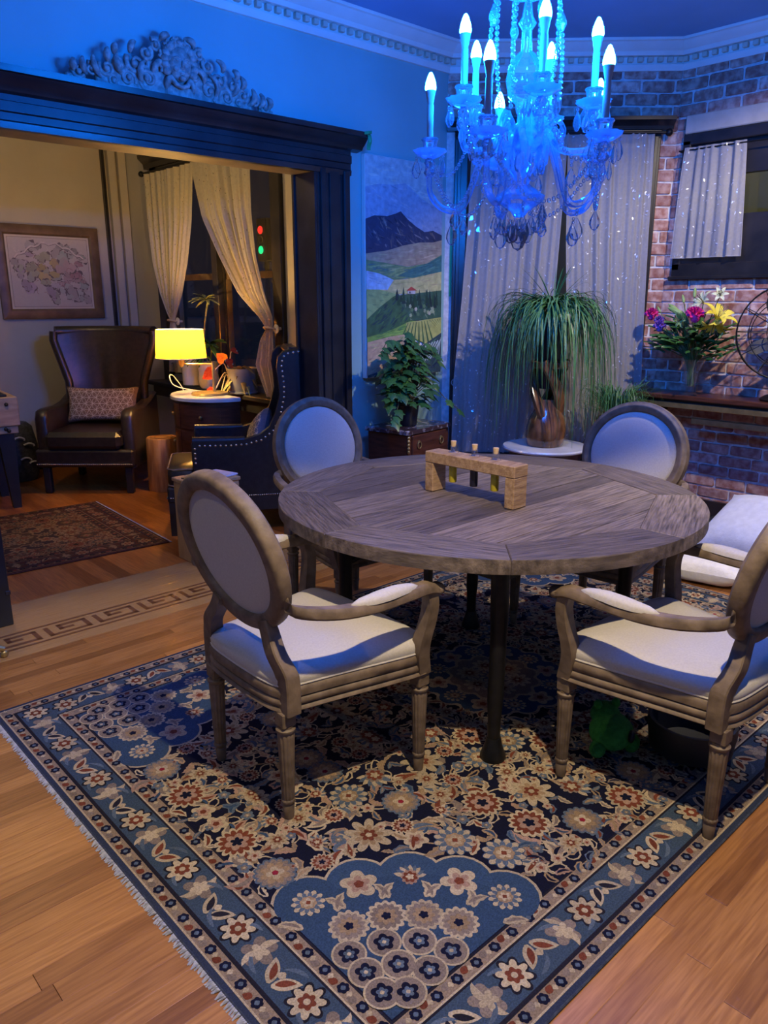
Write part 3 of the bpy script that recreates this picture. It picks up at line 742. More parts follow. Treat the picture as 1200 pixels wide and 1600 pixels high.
def persian_rug(name, label, x0, y0, x1, y1, z=.009, scale=1.0, palette=None, seed=3, loc=(0, 0, 0), rz=0.0, n=(24, 56, 300), spandrel=True, fringe=('x0', 'x1')):
    rug = thing(name, label, 'rug', loc, rz)
    b = MB(); b.span((x0, y0, 0.0005), (x1, y1, z - .0006), .003); b.build('rug_backing', palette['edge'], rug)
    cl = Cloth(z - .0004)
    cl.rect(x0 + .004, y0 + .004, x1 - .004, y1 - .004, palette['rim'], 0)
    e = .018; g = .046 * scale; mn = .118 * scale; g2 = .046 * scale
    a0, c0, a1, c1 = x0 + e, y0 + e, x1 - e, y1 - e
    for (w, kind, col) in ((g, 'guard', palette['guard']), (mn, 'main', palette['border']), (g2, 'guard', palette['guard'])):
        cl.frame(a0, c0, a1, c1, .005, CREAM if kind == 'guard' else DK, 2); cl.frame(a0, c0, a1, c1, w, col, 1); cl.frame(a0 + w - .006, c0 + w - .006, a1 - w + .006, c1 - w + .006, .006, DK, 2)
        for q in ((a0 + w, c0, a1 - w, c0 + w), (a0 + w, c1 - w, a1 - w, c1), (a0, c0, a0 + w, c1), (a1 - w, c0, a1, c1)): band(cl, *q, kind, 3)
        a0 += w; c0 += w; a1 -= w; c1 -= w
    cl.rect(a0, c0, a1, c1, palette['field'], 1)
    mx, my = (x0 + x1) / 2, (y0 + y1) / 2
    cl.mir = [lambda p: p, lambda p: (2 * mx - p[0], p[1]), lambda p: (p[0], 2 * my - p[1]), lambda p: (2 * mx - p[0], 2 * my - p[1])]
    fx, fy = mx - a0, my - c0
    def in_sp(x, y): return spandrel and hypot((x - a0) / 1.18, y - c0) < .50
    def in_med(x, y): return hypot(x - mx, y - my) < .31 * scale
    floral(cl, a0, c0, mx, my, n[0], n[1], n[2], seed, .050 * scale, lambda x, y: in_sp(x, y) or in_med(x, y))
    if spandrel:   # lobed blue corners with ribbed arcades and a scaled heart
        for k in range(5):
            a = radians(9 + 18 * k); cx, cy = a0 + cos(a) * .40 * 1.18, c0 + sin(a) * .40
            cl.disc(cx, cy, .095, 1, 0, 0, CREAM, 2, 20); cl.disc(cx, cy, .087, 1, 0, 0, BLUE1, 3, 20)
        P = [(a0 + .003, c0 + .003)] + [(a0 + .003 + cos(radians(t)) * .40 * 1.18, c0 + .003 + sin(radians(t)) * .40) for t in range(0, 91, 6)]; cl.put(P, BLUE1, 4)
        for k in range(5):
            a = radians(9 + 18 * k)
            cl.rosette(a0 + cos(a) * .395 * 1.18, c0 + sin(a) * .395, .042, 5, (0, 3, 5, 3, 0)[k], a)
            for d_ in (-.13, .13): cl.leaf(a0 + cos(a + d_) * .33 * 1.18, c0 + sin(a + d_) * .33, .07, a + d_ * 3, d_ * 6, CREAM, TAUPE, 5)
            cl.leaf(a0 + cos(a) * .49 * 1.18, c0 + sin(a) * .49, .075, a, 0, CREAM, RUST, 5)
        for k in range(4):
            a = radians(18 + 18 * k); x, y = a0 + cos(a) * .275 * 1.18, c0 + sin(a) * .275
            cl.disc(x, y, .048, 14, .1, 0, CREAM, 5); cl.disc(x, y, .038, 14, .12, 0, TAUPE, 6); cl.disc(x, y, .024, 8, .2, 0, TAN, 7); cl.disc(x, y, .011, 5, .2, 0, NAVY, 8)
        for (r, m_, Lq) in ((.20, 4, 6), (.135, 3, 10), (.07, 2, 14)):
            for k in range(m_):
                a = radians((k + .5) * 90 / m_); x, y = a0 + cos(a) * r * 1.18, c0 + sin(a) * r
                cl.disc(x, y, .043, 1, 0, 0, CREAM, Lq, 20); cl.disc(x, y, .038, 1, 0, 0, TAUPE, Lq + 1, 20); cl.disc(x, y, .022, 5, .2, a, NAVY, Lq + 2); cl.disc(x, y, .012, 5, .2, a, BLUE2, Lq + 3); cl.disc(x, y, .005, 4, .1, a, CREAM, Lq + 3)
    cl.mir = [lambda p: p]
    r = .30 * scale
    cl.disc(mx, my, r, 16, .06, 0, CREAM, 3, 64); cl.disc(mx, my, r * .95, 16, .07, 0, BLUE1, 4, 64); cl.disc(mx, my, r * .62, 12, .08, 0, CREAM, 5, 48); cl.disc(mx, my, r * .57, 12, .08, 0, TAUPE, 6, 48)
    for k in range(12):
        a = 2 * pi * k / 12; cl.rosette(mx + cos(a) * r * .78, my + sin(a) * r * .78, r * .14, 6, (0, 3)[k % 2], a)
    for k in range(6): a = 2 * pi * k / 6; cl.rosette(mx + cos(a) * r * .33, my + sin(a) * r * .33, r * .15, 8, 1, a)
    cl.rosette(mx, my, r * .18, 8, 0, 0)
    o = cl.b.build('woven_pattern', M['woven'], rug, angle=None)
    fb = MB(); rr = random.Random(5)
    for side in fringe:
        xx = x0 if side == 'x0' else x1; sg = -1 if side == 'x0' else 1
        nf = int((y1 - y0) / .006)
        for k in range(nf):
            y = y0 + (y1 - y0) * (k + .5) / nf; dy = rr.uniform(-.008, .008); ln = rr.uniform(.012, .020)
            fb.add([(xx - sg * .004, y - .003, .005), (xx - sg * .004, y + .003, .005), (xx + sg * ln, y + dy + .0022, .001), (xx + sg * ln, y + dy - .0022, .001), (xx + sg * ln * .4, y + dy * .3, .0075)], [(0, 1, 4), (1, 2, 4), (2, 3, 4), (3, 0, 4)])
    if fringe: fb.build('fringe', palette['fringe'], rug, 'stuff', angle=None)
    return rug
M['rug_edge'] = mat('rug_binding', (.02, .025, .05), (.05, .06, .09), .95, 90, bump=.5)
M['rug_edge2'] = mat('red_rug_binding', (.05, .012, .010), (.09, .025, .02), .95, 90, bump=.5)
M['fringe'] = mat('cotton_fringe', (.28, .29, .34), (.42, .42, .46), .95, 90)
pal = dict(edge=M['rug_edge'], rim=(.035, .045, .085), guard=(.30, .215, .15), border=(.055, .085, .135), field=NAVY, fringe=M['fringe'])
persian_rug('persian_rug', 'large navy floral rug with blue border under the round table', RUGX0, RUGY0, RUGX1, RUGY1, palette=pal, n=(24, 36, 190))
pal2 = dict(edge=M['rug_edge2'], rim=(.06, .018, .016), guard=(.10, .04, .03), border=(.09, .03, .022), field=(.10, .035, .022), fringe=M['fringe'])
_s = (NAVY, BLUE1, BLUE2, CREAM, TAN, TAUPE, PINK)
NAVY = (.018, .010, .012); BLUE1 = (.05, .03, .03); BLUE2 = (.06, .05, .045); CREAM = (.24, .15, .085); TAN = (.15, .075, .035); TAUPE = (.08, .045, .03); PINK = (.17, .07, .04)
persian_rug('parlour_rug', 'brownish red patterned rug on the boards of the parlour beyond the opening', -1.6, 0, 0, 1.33, palette=pal2, seed=11, loc=(2.185, 4.40, 0), rz=radians(-3), n=(18, 46, 260), spandrel=False, fringe=('x1',))
(NAVY, BLUE1, BLUE2, CREAM, TAN, TAUPE, PINK) = _s

# ================================================================ ROUND TABLE
TC = (2.29, 1.885); TR = .815; TZ = .77; TH = .046
tab = thing('dining_table', 'large round dining table of weathered grey planks on black iron legs', 'table', (TC[0], TC[1], 0))
def clip(poly, a, b, c):       # keep a*x+b*y<=c
    out = []
    for i in range(len(poly)):
        p, q = poly[i], poly[(i + 1) % len(poly)]
        dp, dq = a * p[0] + b * p[1] - c, a * q[0] + b * q[1] - c
        if dp <= 0: out.append(p)
        if dp * dq < 0: t = dp / (dp - dq); out.append((p[0] + (q[0] - p[0]) * t, p[1] + (q[1] - p[1]) * t))
    return out
ORo = .66
octo = [(ORo * cos(radians(45 * k)), ORo * sin(radians(45 * k))) for k in range(8)]
ys = [-.66, -.555, -.44, -.345, -.225, -.12, -.03, .085, .18, .30, .395, .50, .585, .66]
gp = .0012
for k in range(len(ys) - 1):
    P = clip(clip(octo, 0, 1, ys[k + 1] - gp), 0, -1, -ys[k] - gp)
    if len(P) < 3: continue
    b = MB(); b.prism(P, -TH / 2 - random.uniform(0, .001), TH / 2 - .001, .0018)
    o = b.build('plank', M['table_wood'], tab, angle=25); o.location = (0, 0, TZ - TH / 2 + random.uniform(-.0012, 0))
for k in range(8):
    a0, a1 = radians(45 * k), radians(45 * (k + 1)); e = .0007
    arc = [(TR * cos(lerp(a0 + e / TR, a1 - e / TR, t / 12)), TR * sin(lerp(a0 + e / TR, a1 - e / TR, t / 12))) for t in range(13)]
    am = (a0 + a1) / 2; ox, oy = cos(am) * .0014, sin(am) * .0014
    P = arc + [(octo[(k + 1) % 8][0] * .999 + ox, octo[(k + 1) % 8][1] * .999 + oy), (octo[k][0] * .999 + ox, octo[k][1] * .999 + oy)]
    rot = am + pi / 2; c_, s_ = cos(-rot), sin(-rot)
    P = [(p[0] * c_ - p[1] * s_, p[0] * s_ + p[1] * c_) for p in P]
    b = MB(); b.prism(P, -TH / 2, TH / 2, .003); o = b.build('border_plank', M['table_wood'], tab, angle=25)
    o.location = (0, 0, TZ - TH / 2); o.rotation_euler = (0, 0, rot)
b = MB(); b.lathe([(.0, .706), (.62, .706), (.62, .7225), (.0, .7225)], 48); b.build('apron_disc', M['iron'], tab)
off = (-.085, -.07)
legm = MB()
legm.tube(spline([(0, 0, .69), (.004, 0, .45), (.0, 0, .15), (.0, 0, .035)], 4), [.030] * 4 + [.027] * 4 + [.022] * 3 + [.022, .022], 12)
legm.lathe([(.0, .0), (.042, .0), (.044, .012), (.030, .05), (.024, .08), (.0, .08)], 16)
lm_ = legm.mesh('leg', M['iron'])
for (sx, sy) in ((-1, -1), (1, -1), (1, 1), (-1, 1)):
    o = obj('leg', lm_, tab); o.location = (off[0] + sx * .385, off[1] + sy * .385, 0.0105)
    b = MB(); p0 = Vector((off[0] + sx * .385, off[1] + sy * .385, .50)); b.tube([p0, (p0.x * .45, p0.y * .45, .685)], .012, 8); b.build('brace', M['iron'], tab)
b = MB()
for (p, q) in (((-1, -1), (1, -1)), ((1, -1), (1, 1)), ((1, 1), (-1, 1)), ((-1, 1), (-1, -1))):
    b.box((off[0] + .385 * (p[0] + q[0]) / 2, off[1] + .385 * (p[1] + q[1]) / 2, .668), (.77 if p[1] == q[1] else .03, .77 if p[0] == q[0] else .03, .045), None, .003)
b.build('frame_rail', M['iron'], tab)

# ================================================================ DINING CHAIRS (oval back armchairs)
def chair(label):
    t = thing('dining_chair', label, 'chair', group='oval back armchairs round the table')
    wd, li = M['chair_wood'], M['linen']
    tau = radians(13.5); Uo = Vector((-sin(tau), 0, cos(tau))); No = Vector((cos(tau), 0, sin(tau))); Yv = Vector((0, 1, 0))
    C = Vector((-.016, 0, .795)); a, bb = .240, .222; N = 56
    def ov(tt, ka, kb, n=0): return C + Yv * (ka * cos(tt)) + Uo * (kb * sin(tt)) + No * n
    pr = [(-.026, -.020), (-.020, -.027), (.016, -.027), (.024, -.018), (.026, 0.0), (.024, .014), (.014, .018), (.010, .024), (.002, .026), (-.004, .022), (-.016, .022), (-.024, .014)]
    pts = []; fr = []
    for k in range(N):
        tt = 2 * pi * k / N; pts.append(ov(tt, a, bb)); rad = (Yv * (cos(tt) * bb) + Uo * (sin(tt) * a)).normalized(); fr.append((rad, No))
    b = MB(); b.sweep(pts, pr, fr, closed=True); b.build('back_frame', wd, t, angle=50)
    def pad(n0, dome, ka, kb, sgn):
        b = MB()
        rings = [(1.0, n0 - sgn * .006), (.995, n0 + sgn * dome * .25), (.95, n0 + sgn * dome * .55), (.8, n0 + sgn * dome * .85), (.5, n0 + sgn * dome), (.2, n0 + sgn * dome * 1.04)]
        V = []; F = []
        for (s, n) in rings:
            for k in range(40): V.append(ov(2 * pi * k / 40, ka * s, kb * s, n))
        V.append(ov(0, 0, 0, n0 + sgn * dome * 1.05))
        for i in range(len(rings) - 1):
            for k in range(40): q = (i * 40 + k, i * 40 + (k + 1) % 40, (i + 1) * 40 + (k + 1) % 40, (i + 1) * 40 + k); F.append(q if sgn > 0 else q[::-1])
        L = (len(rings) - 1) * 40
        for k in range(40): q = (L + k, L + (k + 1) % 40, len(V) - 1); F.append(q if sgn > 0 else q[::-1])
        return b.add(V, F)
    pad(.006, .026, .217, .199, 1).build('back_cushion', li, t, angle=60)
    pad(-.010, .006, .217, .199, -1).build('back_panel', li, t, angle=60)
    # seat: plan outline from rear to front
    def plan(k, ins=0.0):
        key = [(0.0, -.028), (.12, -.024), (.19, -.012), (.222, .02), (.252, .16), (.285, .32), (.306, .44), (.298, .488), (.22, .515), (0, .528)]
        P = [Vector((x, y, 0)) for (y, x) in key]
        S = spline(P, 4); S = S + [Vector((p.x, -p.y, 0)) for p in S[-2:0:-1]]
        c = Vector((.23, 0, 0)); out = []
        for p in S:
            d = p - c; out.append(c + d * (1 - ins / d.length))
        return out
    def loop(ins, z): return [(p.x, p.y, z) for p in plan(0, ins)]
    def stack(rings):
        b = MB(); V = []; F = []; n = len(rings[0])
        for r in rings: V += r
        for i in range(len(rings) - 1):
            for k in range(n): F.append((i * n + k, (i + 1) * n + k, (i + 1) * n + (k + 1) % n, i * n + (k + 1) % n))
        F.append(tuple(range(n))); F.append(tuple(len(V) - n + k for k in range(n))[::-1])
        return b.add(V, F)
    stack([loop(.05, .352), loop(.006, .352), loop(.0, .357), loop(.004, .366), loop(.010, .369), loop(.003, .373), loop(.001, .383), loop(.005, .392), loop(.011, .395), loop(.004, .399), loop(.002, .415), loop(.006, .427), loop(.014, .431), loop(.05, .431)]).build('seat_frame', wd, t, angle=50)
    stack([loop(.016, .424), loop(.008, .436), loop(.006, .452), loop(.012, .466), loop(.03, .478), loop(.07, .490), loop(.12, .497), loop(.17, .500)]).build('seat_cushion', li, t, angle=70)
    b = MB(); b.tube(loop(.010, .4335), .0045, 6, closed=True); b.build('piping', li, t)
    # legs
    fl = lambda th, z: 1 - (.10 * (.5 + .5 * cos(12 * th)) ** 2 if .065 < z < .285 else 0)
    pf = [(.0, .0), (.014, .0), (.0155, .004), (.0185, .046), (.0165, .05), (.021, .056), (.021, .063), (.0185, .067), (.0195, .070), (.0255, .27), (.0262, .284), (.024, .288), (.029, .294), (.029, .300), (.023, .304), (.023, .310), (.0, .311)]
    lg = MB(); lg.lathe(pf, 36, mod=fl); lg.box((0, 0, .333), (.046, .046, .046), None, .003); me = lg.mesh('leg', wd, 40)
    for (x, y) in ((.472, .278), (.472, -.278), (.012, .200), (.012, -.200)):
        o = obj('leg', me, t); o.location = (x, y, 0)
    for s in (1, -1):
        # post from the oval down to the rear corner
        path = spline([(.008, s * .128, .615), (.008, s * .148, .575), (.004, s * .180, .528), (.016, s * .206, .478), (.020, s * .214, .44), (.020, s * .214, .352)], 5)
        m = len(path); P = []
        for i in range(m):
            w = lerp(.020, .026, min(1, i / (m * .7))); h = lerp(.018, .024, min(1, i / (m * .7)))
            P.append([(-w, -h), (w - .004, -h), (w, -h + .004), (w, h - .004), (w - .004, h), (-w, h)])
        b = MB(); b.sweep(path, P, [((0, s, .35 if i < m * .7 else 0), (1, 0, 0)) for i in range(m)]); b.build('back_post', wd, t, angle=40)
        # arm
        tt = radians(-24); st = ov(tt, a + .012, bb); 
        path = spline([(st.x, s * st.y, st.z), (.00, s * .272, .688), (.10, s * .306, .664), (.22, s * .326, .655), (.36, s * .328, .657), (.455, s * .322, .655), (.495, s * .318, .640)], 5)
        m = len(path); P = []
        for i in range(m):
            w = lerp(.019, .026, min(1, i / (m * .6))); h = .017 if i < m - 3 else .014
            P.append([(-w, -h * .6), (-w * .7, -h), (w * .7, -h), (w, -h * .6), (w, h * .4), (w * .7, h), (-w * .7, h), (-w, h * .4)])
        b = MB(); b.sweep(path, P, [((0, 1, 0), (0, 0, 1))] * m)
        b.ell((.500, s * .318, .640), (.026, .030, .021), 12, 8)
        arm = b.build('arm', wd, t, angle=40)
        b = MB(); n = 14; V = []; F = []
        cen = [p for p in path if .165 < p.x < .405]; cen = [cen[round(i * (len(cen) - 1) / n)] for i in range(n + 1)]
        for i, p in enumerate(cen):
            q = max(.16, (sin(pi * i / n)) ** .45)
            for k in range(9): th = pi * k / 8; V.append((lerp(.165, .41, i / n), p.y + cos(th) * .027 * q, p.z + .014 + sin(th) ** .7 * .026 * q))
        for i in range(n):
            for k in range(8): F.append((i * 9 + k, i * 9 + k + 1, (i + 1) * 9 + k + 1, (i + 1) * 9 + k))
            F.append((i * 9, (i + 1) * 9, (i + 1) * 9 + 8, i * 9 + 8))
        F.append(tuple(range(9))[::-1]); F.append(tuple(n * 9 + k for k in range(9)))
        b.add(V, F); b.build('arm_pad', li, arm, angle=70)
        # front support
        path = spline([(.462, s * .320, .650), (.474, s * .318, .60), (.468, s * .312, .54), (.455, s * .303, .48), (.455, s * .294, .43), (.472, s * .282, .354)], 5)
        m = len(path); P = []
        for i in range(m):
            w = lerp(.019, .024, i / m); P.append([(-w, -w), (w - .004, -w), (w, -w + .004), (w, w - .004), (w - .004, w), (-w, w)])
        b = MB(); b.sweep(path, P, [((0, 1, 0), (1, 0, 0))] * m); b.build('arm_support', wd, t, angle=40)
    return t
FZ = .0105
c1 = chair('oval back chair seen from behind, nearest the lit parlour opening')
c1.location = (1.124, 1.845, FZ); c1.rotation_euler = (0, 0, radians(-1.5))
for lab, x, y, r in (('oval back chair with bright blue lit backrest, before the black leather wing chair', 2.30, 2.945, -90),
                     ('oval back chair with white backrest and tan frame, before the marble plant table', 3.245, 1.812, 180),
                     ('oval back chair seen side-on above the green toy, its backrest cut by the picture edge', 2.166, .735, 88)):
    c = copy_tree(c1); c['label'] = lab; c.location = (x, y, FZ); c.rotation_euler = (0, 0, radians(r))
# ================================================================ CHANDELIER
M['bulb'] = emit('blue_bulb', BLUE, BULB_POWER)
ch = thing('chandelier', 'crystal chandelier with ten glowing blue candle bulbs hanging over the table', 'chandelier', (CHAND.x, CHAND.y, 0))
Fa = radians(47.3)                       # arms are laid out against the room diagonal
def dirv(k): a = radians(k) + Fa - pi / 2; return Vector((cos(a), sin(a), 0))
col = MB()
col.lathe([(.0, 1.78), (.018, 1.782), (.03, 1.80), (.075, 1.83), (.082, 1.85), (.05, 1.87), (.028, 1.89), (.034, 1.92), (.07, 1.96), (.078, 2.0), (.070, 2.04), (.045, 2.06), (.022, 2.08), (.020, 2.11), (.0, 2.11)], 24, mod=lambda t, z: 1 + (.06 * cos(12 * t) if 1.81 < z < 2.05 else 0))
col.build('glass_column', M['frosted'], ch)
b = MB(); b.lathe([(.0, 2.11), (.025, 2.112), (.03, 2.14), (.055, 2.165), (.064, 2.21), (.058, 2.25), (.035, 2.285), (.018, 2.30), (.016, 2.36), (.03, 2.38), (.018, 2.40), (.012, 2.44), (.0, 2.44)], 24, mod=lambda t, z: 1 + (.04 * cos(10 * t) if 2.15 < z < 2.27 else 0)); b.build('glass_ball', M['crystal'], ch)
b = MB(); b.lathe([(.006, 2.43), (.006, 3.05)], 8); b.build('hanging_rod', M['nail'], ch)
b = MB(); b.lathe([(.0, 3.06), (.02, 3.06), (.06, 3.085), (.065, 3.115), (.0, 3.115)], 20); b.build('ceiling_rose', M['nail'], ch)
b = MB(); b.lathe([(.012, 2.455), (.06, 2.462), (.108, 2.478), (.118, 2.487), (.105, 2.492), (.06, 2.478), (.012, 2.47)], 24, mod=lambda t, z: 1 + .05 * cos(12 * t)); b.build('crown_dish', M['frosted'], ch)
def beads(pts, r, name='bead_strand'):
    b = MB()
    for p in pts: b.ell(p, (r, r, r), 7, 5)
    return b.build(name, M['crystal'], ch)
def along(pts, step):
    out = [Vector(pts[0])]; acc = 0
    for i in range(len(pts) - 1):
        a, c = Vector(pts[i]), Vector(pts[i + 1]); L = (c - a).length; s = step - acc
        while s <= L: out.append(a + (c - a) * (s / L)); s += step
        acc = L - (s - step)
    return out
db = MB(); db.lathe([(.0, -.062), (.008, -.058), (.0155, -.044), (.0165, -.036), (.013, -.020), (.006, -.006), (.003, 0), (.0, .001)], 8, sy=.6)
drop_me = db.mesh('crystal_drop', M['crystal'], 20)
db = MB(); db.lathe([(.0, -.062), (.012, -.056), (.0205, -.040), (.019, -.028), (.010, -.010), (.004, 0), (.0, .001)], 10, sy=.7); big_drop = db.mesh('pear_drop', M['crystal'], 20)
def drop(p, big=False, s=1.0):
    o = obj('pear_drop' if big else 'crystal_drop', big_drop if big else drop_me, ch); o.location = p; o.scale = (s, s, s); o.rotation_euler = (0, 0, random.uniform(0, 6)); return o
bulbm = MB(); bulbm.lathe([(.0, .0455), (.0176, .0460), (.0194, .0520), (.0186, .060), (.0168, .071), (.011, .088), (.005, .100), (.0, .103)], 12); bulb_me = bulbm.mesh('bulb', M['bulb'])
sk = MB(); sk.lathe([(.0, .0), (.009, .0), (.010, .006), (.0140, .026), (.0178, .044), (.0180, .0452), (.0, .0453)], 14); neck_me = sk.mesh('bulb_neck', M['candle'])
cd = MB(); cd.lathe([(.0, .0), (.0115, .0), (.0115, .115), (.0, .115)], 12); candle_me = cd.mesh('candle_sleeve', M['candle'])
bo = MB(); bo.lathe([(.0, -.004), (.014, -.006), (.030, .0), (.050, .012), (.058, .022), (.054, .024), (.034, .012), (.014, .008), (.0, .008)], 20, mod=lambda t, z: 1 + .06 * cos(10 * t) * (1 if z > .005 else 0)); bo_me = bo.mesh('bobeche', M['frosted'])
cu = MB(); cu.lathe([(.0, -.065), (.010, -.064), (.022, -.050), (.012, -.034), (.020, -.018), (.013, -.004), (.0, -.004)], 14); cu.lathe([(.0, .008), (.012, .010), (.022, .022), (.026, .050), (.031, .056), (.029, .060), (.020, .052), (.0, .05)], 14); cu_me = cu.mesh('candle_cup', M['crystal'])
tips = {0: [], 1: []}
for tier, (n, a0, r, zb, z_root, z_dip) in enumerate(((5, 25, .318, 1.985, 2.00, 1.80), (5, -14, .228, 2.115, 2.06, 1.97))):
    for k in range(n):
        d = dirv(a0 + 72 * k); tip = d * r; up = Vector((0, 0, 1)); side = d.cross(up)
        P = spline([d * .045 + up * z_root, d * (r * .30) + up * (z_root + .05), d * (r * .45) + up * (z_root - .04), d * (r * .62) + up * (z_dip + .02), d * (r * .84) + up * (z_dip + .015), d * (r * .985) + up * (zb - .12), tip + up * (zb - .062)], 5)
        b = MB(); b.tube(P, [.0115] * (len(P) - 6) + [.010] * 6, 8); b.build('arm', M['frosted'], ch)
        if tier == 0:
            P2 = spline([d * .045 + up * (z_root + .02), d * .12 + up * (z_root + .075), d * .165 + up * (z_root + .04), d * .150 + up * (z_root - .005), d * .125 + up * (z_root + .01)], 5); b = MB(); b.tube(P2, .008, 7); b.build('scroll_arm', M['crystal'], ch)
        for (nm, me, z) in (('bobeche', bo_me, zb), ('candle_cup', cu_me, zb), ('candle_sleeve', candle_me, zb + .05), ('bulb_neck', neck_me, zb + .165), ('bulb', bulb_me, zb + .165)):
            o = obj(nm, me, ch); o.location = tip + up * z
        for j in range(6):
            e = tip + Vector((cos(j * pi / 3 + k), sin(j * pi / 3 + k), 0)) * .050 + up * (zb + .010)
            beads([e - up * .010], .0055, 'bead'); drop(e - up * .017, False, random.uniform(.8, 1.0))
        q = d * (r * .74) + up * (z_dip - .002); beads([q - up * .012 * i for i in range(1, 3)], .006); drop(q - up * .036, True, 1.15 if tier == 0 else .95)
        tips[tier].append(tip + up * (zb - .01))
for k in range(5):                                    # swags from arm to arm and from crown to the upper arms
    a, c = tips[0][k], tips[0][(k + 1) % 5]
    sw = [a.lerp(c, t) - Vector((0, 0, .17 * sin(pi * t))) - (a.lerp(c, t) * Vector((1, 1, 0)).x * 0 if False else Vector((0, 0, 0))) for t in [i / 24 for i in range(25)]]
    beads(along(sw, .0165), .0072); drop(sw[12] - Vector((0, 0, .01)), True)
    a = tips[1][k]; c = tips[0][k]
    sw = [a.lerp(c, t) - Vector((0, 0, .10 * sin(pi * t))) for t in [i / 16 for i in range(17)]]; beads(along(sw, .0165), .0068)
for k in range(8):
    d = dirv(k * 45 + 12); top = d * .106 + Vector((0, 0, 2.475)); end = d * (.085 if k % 2 else .125) + Vector((0, 0, 2.13 if k % 2 else 2.16))
    sw = [top.lerp(end, t) + d * (.012 * sin(pi * t)) for t in [i / 12 for i in range(13)]]; beads(along(sw, .0175), .0082)
    if k % 2 == 0: drop(top - Vector((0, 0, .05)) + d * .012, True, 1.0)
for k in range(8):
    d = dirv(k * 45); e = d * .074 + Vector((0, 0, 1.832)); beads([e - Vector((0, 0, .012 * i)) for i in range(1, 4)], .006); drop(e - Vector((0, 0, .045)), True, 1.0)
for k in range(5):
    d = dirv(k * 72 + 10); drop(d * .03 + Vector((0, 0, 1.775)), True, 1.3)
drop((0, 0, 1.775), True, 1.7)
for k in range(10):
    d = dirv(k * 36); e = d * .072 + Vector((0, 0, 1.985)); drop(e, False, 1.1)

# ================================================================ ON THE TABLE
rk = thing('bottle_rack', 'driftwood bench-shaped rack holding three corked oil tubes on the table', 'rack', (2.19, 1.868, TZ + .0005), radians(1.5))
b = MB(); b.box((0, 0, .1375), (.082, .435, .044), None, .003); b.build('rack_top', M['rack_wood'], rk)
for s in (-1, 1): b = MB(); b.box((0, s * .196, .0575), (.080, .042, .115), None, .003); b.build('rack_leg', M['rack_wood'], rk)
for k, (y, m, lab) in enumerate(((.105, 'oil_yellow', 'corked tube of yellow oil at the far end of the rack'), (.0, 'oil_dark', 'corked tube of dark vinegar in the middle of the rack'), (-.10, 'oil_yellow', 'corked tube of yellow oil at the near end of the rack'))):
    p = Matrix.Translation((2.19, 1.868, TZ + .0005)) @ Matrix.Rotation(radians(1.5), 4, 'Z') @ Vector((.0, y, 0))
    v = thing('oil_tube', lab, 'bottle', p, 0, 'corked tubes in the wooden rack')
    b = MB(); b.lathe([(.0, .045), (.014, .046), (.0155, .05), (.0155, .1585), (.0, .1590)], 16); b.build('tube_body', M[m], v)
    b = MB(); b.lathe([(.0, .1592), (.017, .1592), (.021, .163), (.017, .168), (.0115, .178), (.0115, .186), (.014, .189), (.0115, .192), (.0, .192)], 16); b.build('glass_neck', M['glass'], v)
    b = MB(); b.lathe([(.0, .186), (.0085, .186), (.0115, .205), (.011, .208), (.0, .208)], 12); b.build('cork', M['cork'], v)

# ================================================================ UNDER THE TABLE
t = thing('plush_toy', 'green plush toy lying on the rug under the shadowed chair', 'toy', (2.175, 1.20, FZ), .4)
b = MB(); b.ell((0, 0, .058), (.095, .075, .056), 16, 10); b.ell((.05, .03, .088), (.058, .052, .046), 14, 9); b.ell((-.085, .03, .03), (.045, .028, .026), 10, 7); b.ell((.0, -.07, .03), (.05, .028, .026), 10, 7); b.ell((.07, .0, .130), (.018, .016, .018), 8, 6); b.ell((.03, .055, .130), (.018, .016, .018), 8, 6); b.build('plush_body', M['green_plush'], t)
b = MB(); b.ell((.06, -.045, .085), (.022, .012, .018), 8, 6); b.build('dark_patch', M['black'], t); b = MB(); b.ell((-.03, -.07, .07), (.03, .012, .02), 8, 6); b.build('dark_patch', M['black'], t)
t = thing('pet_bowl', 'big black bowl on the rug beneath the chair, behind its back leg', 'bowl', (2.35, 1.00, FZ))
b = MB(); b.lathe([(.0, .0), (.10, .0), (.135, .02), (.145, .10), (.142, .125), (.132, .125), (.13, .10), (.10, .03), (.0, .02)], 28); b.build('bowl', M['black'], t)

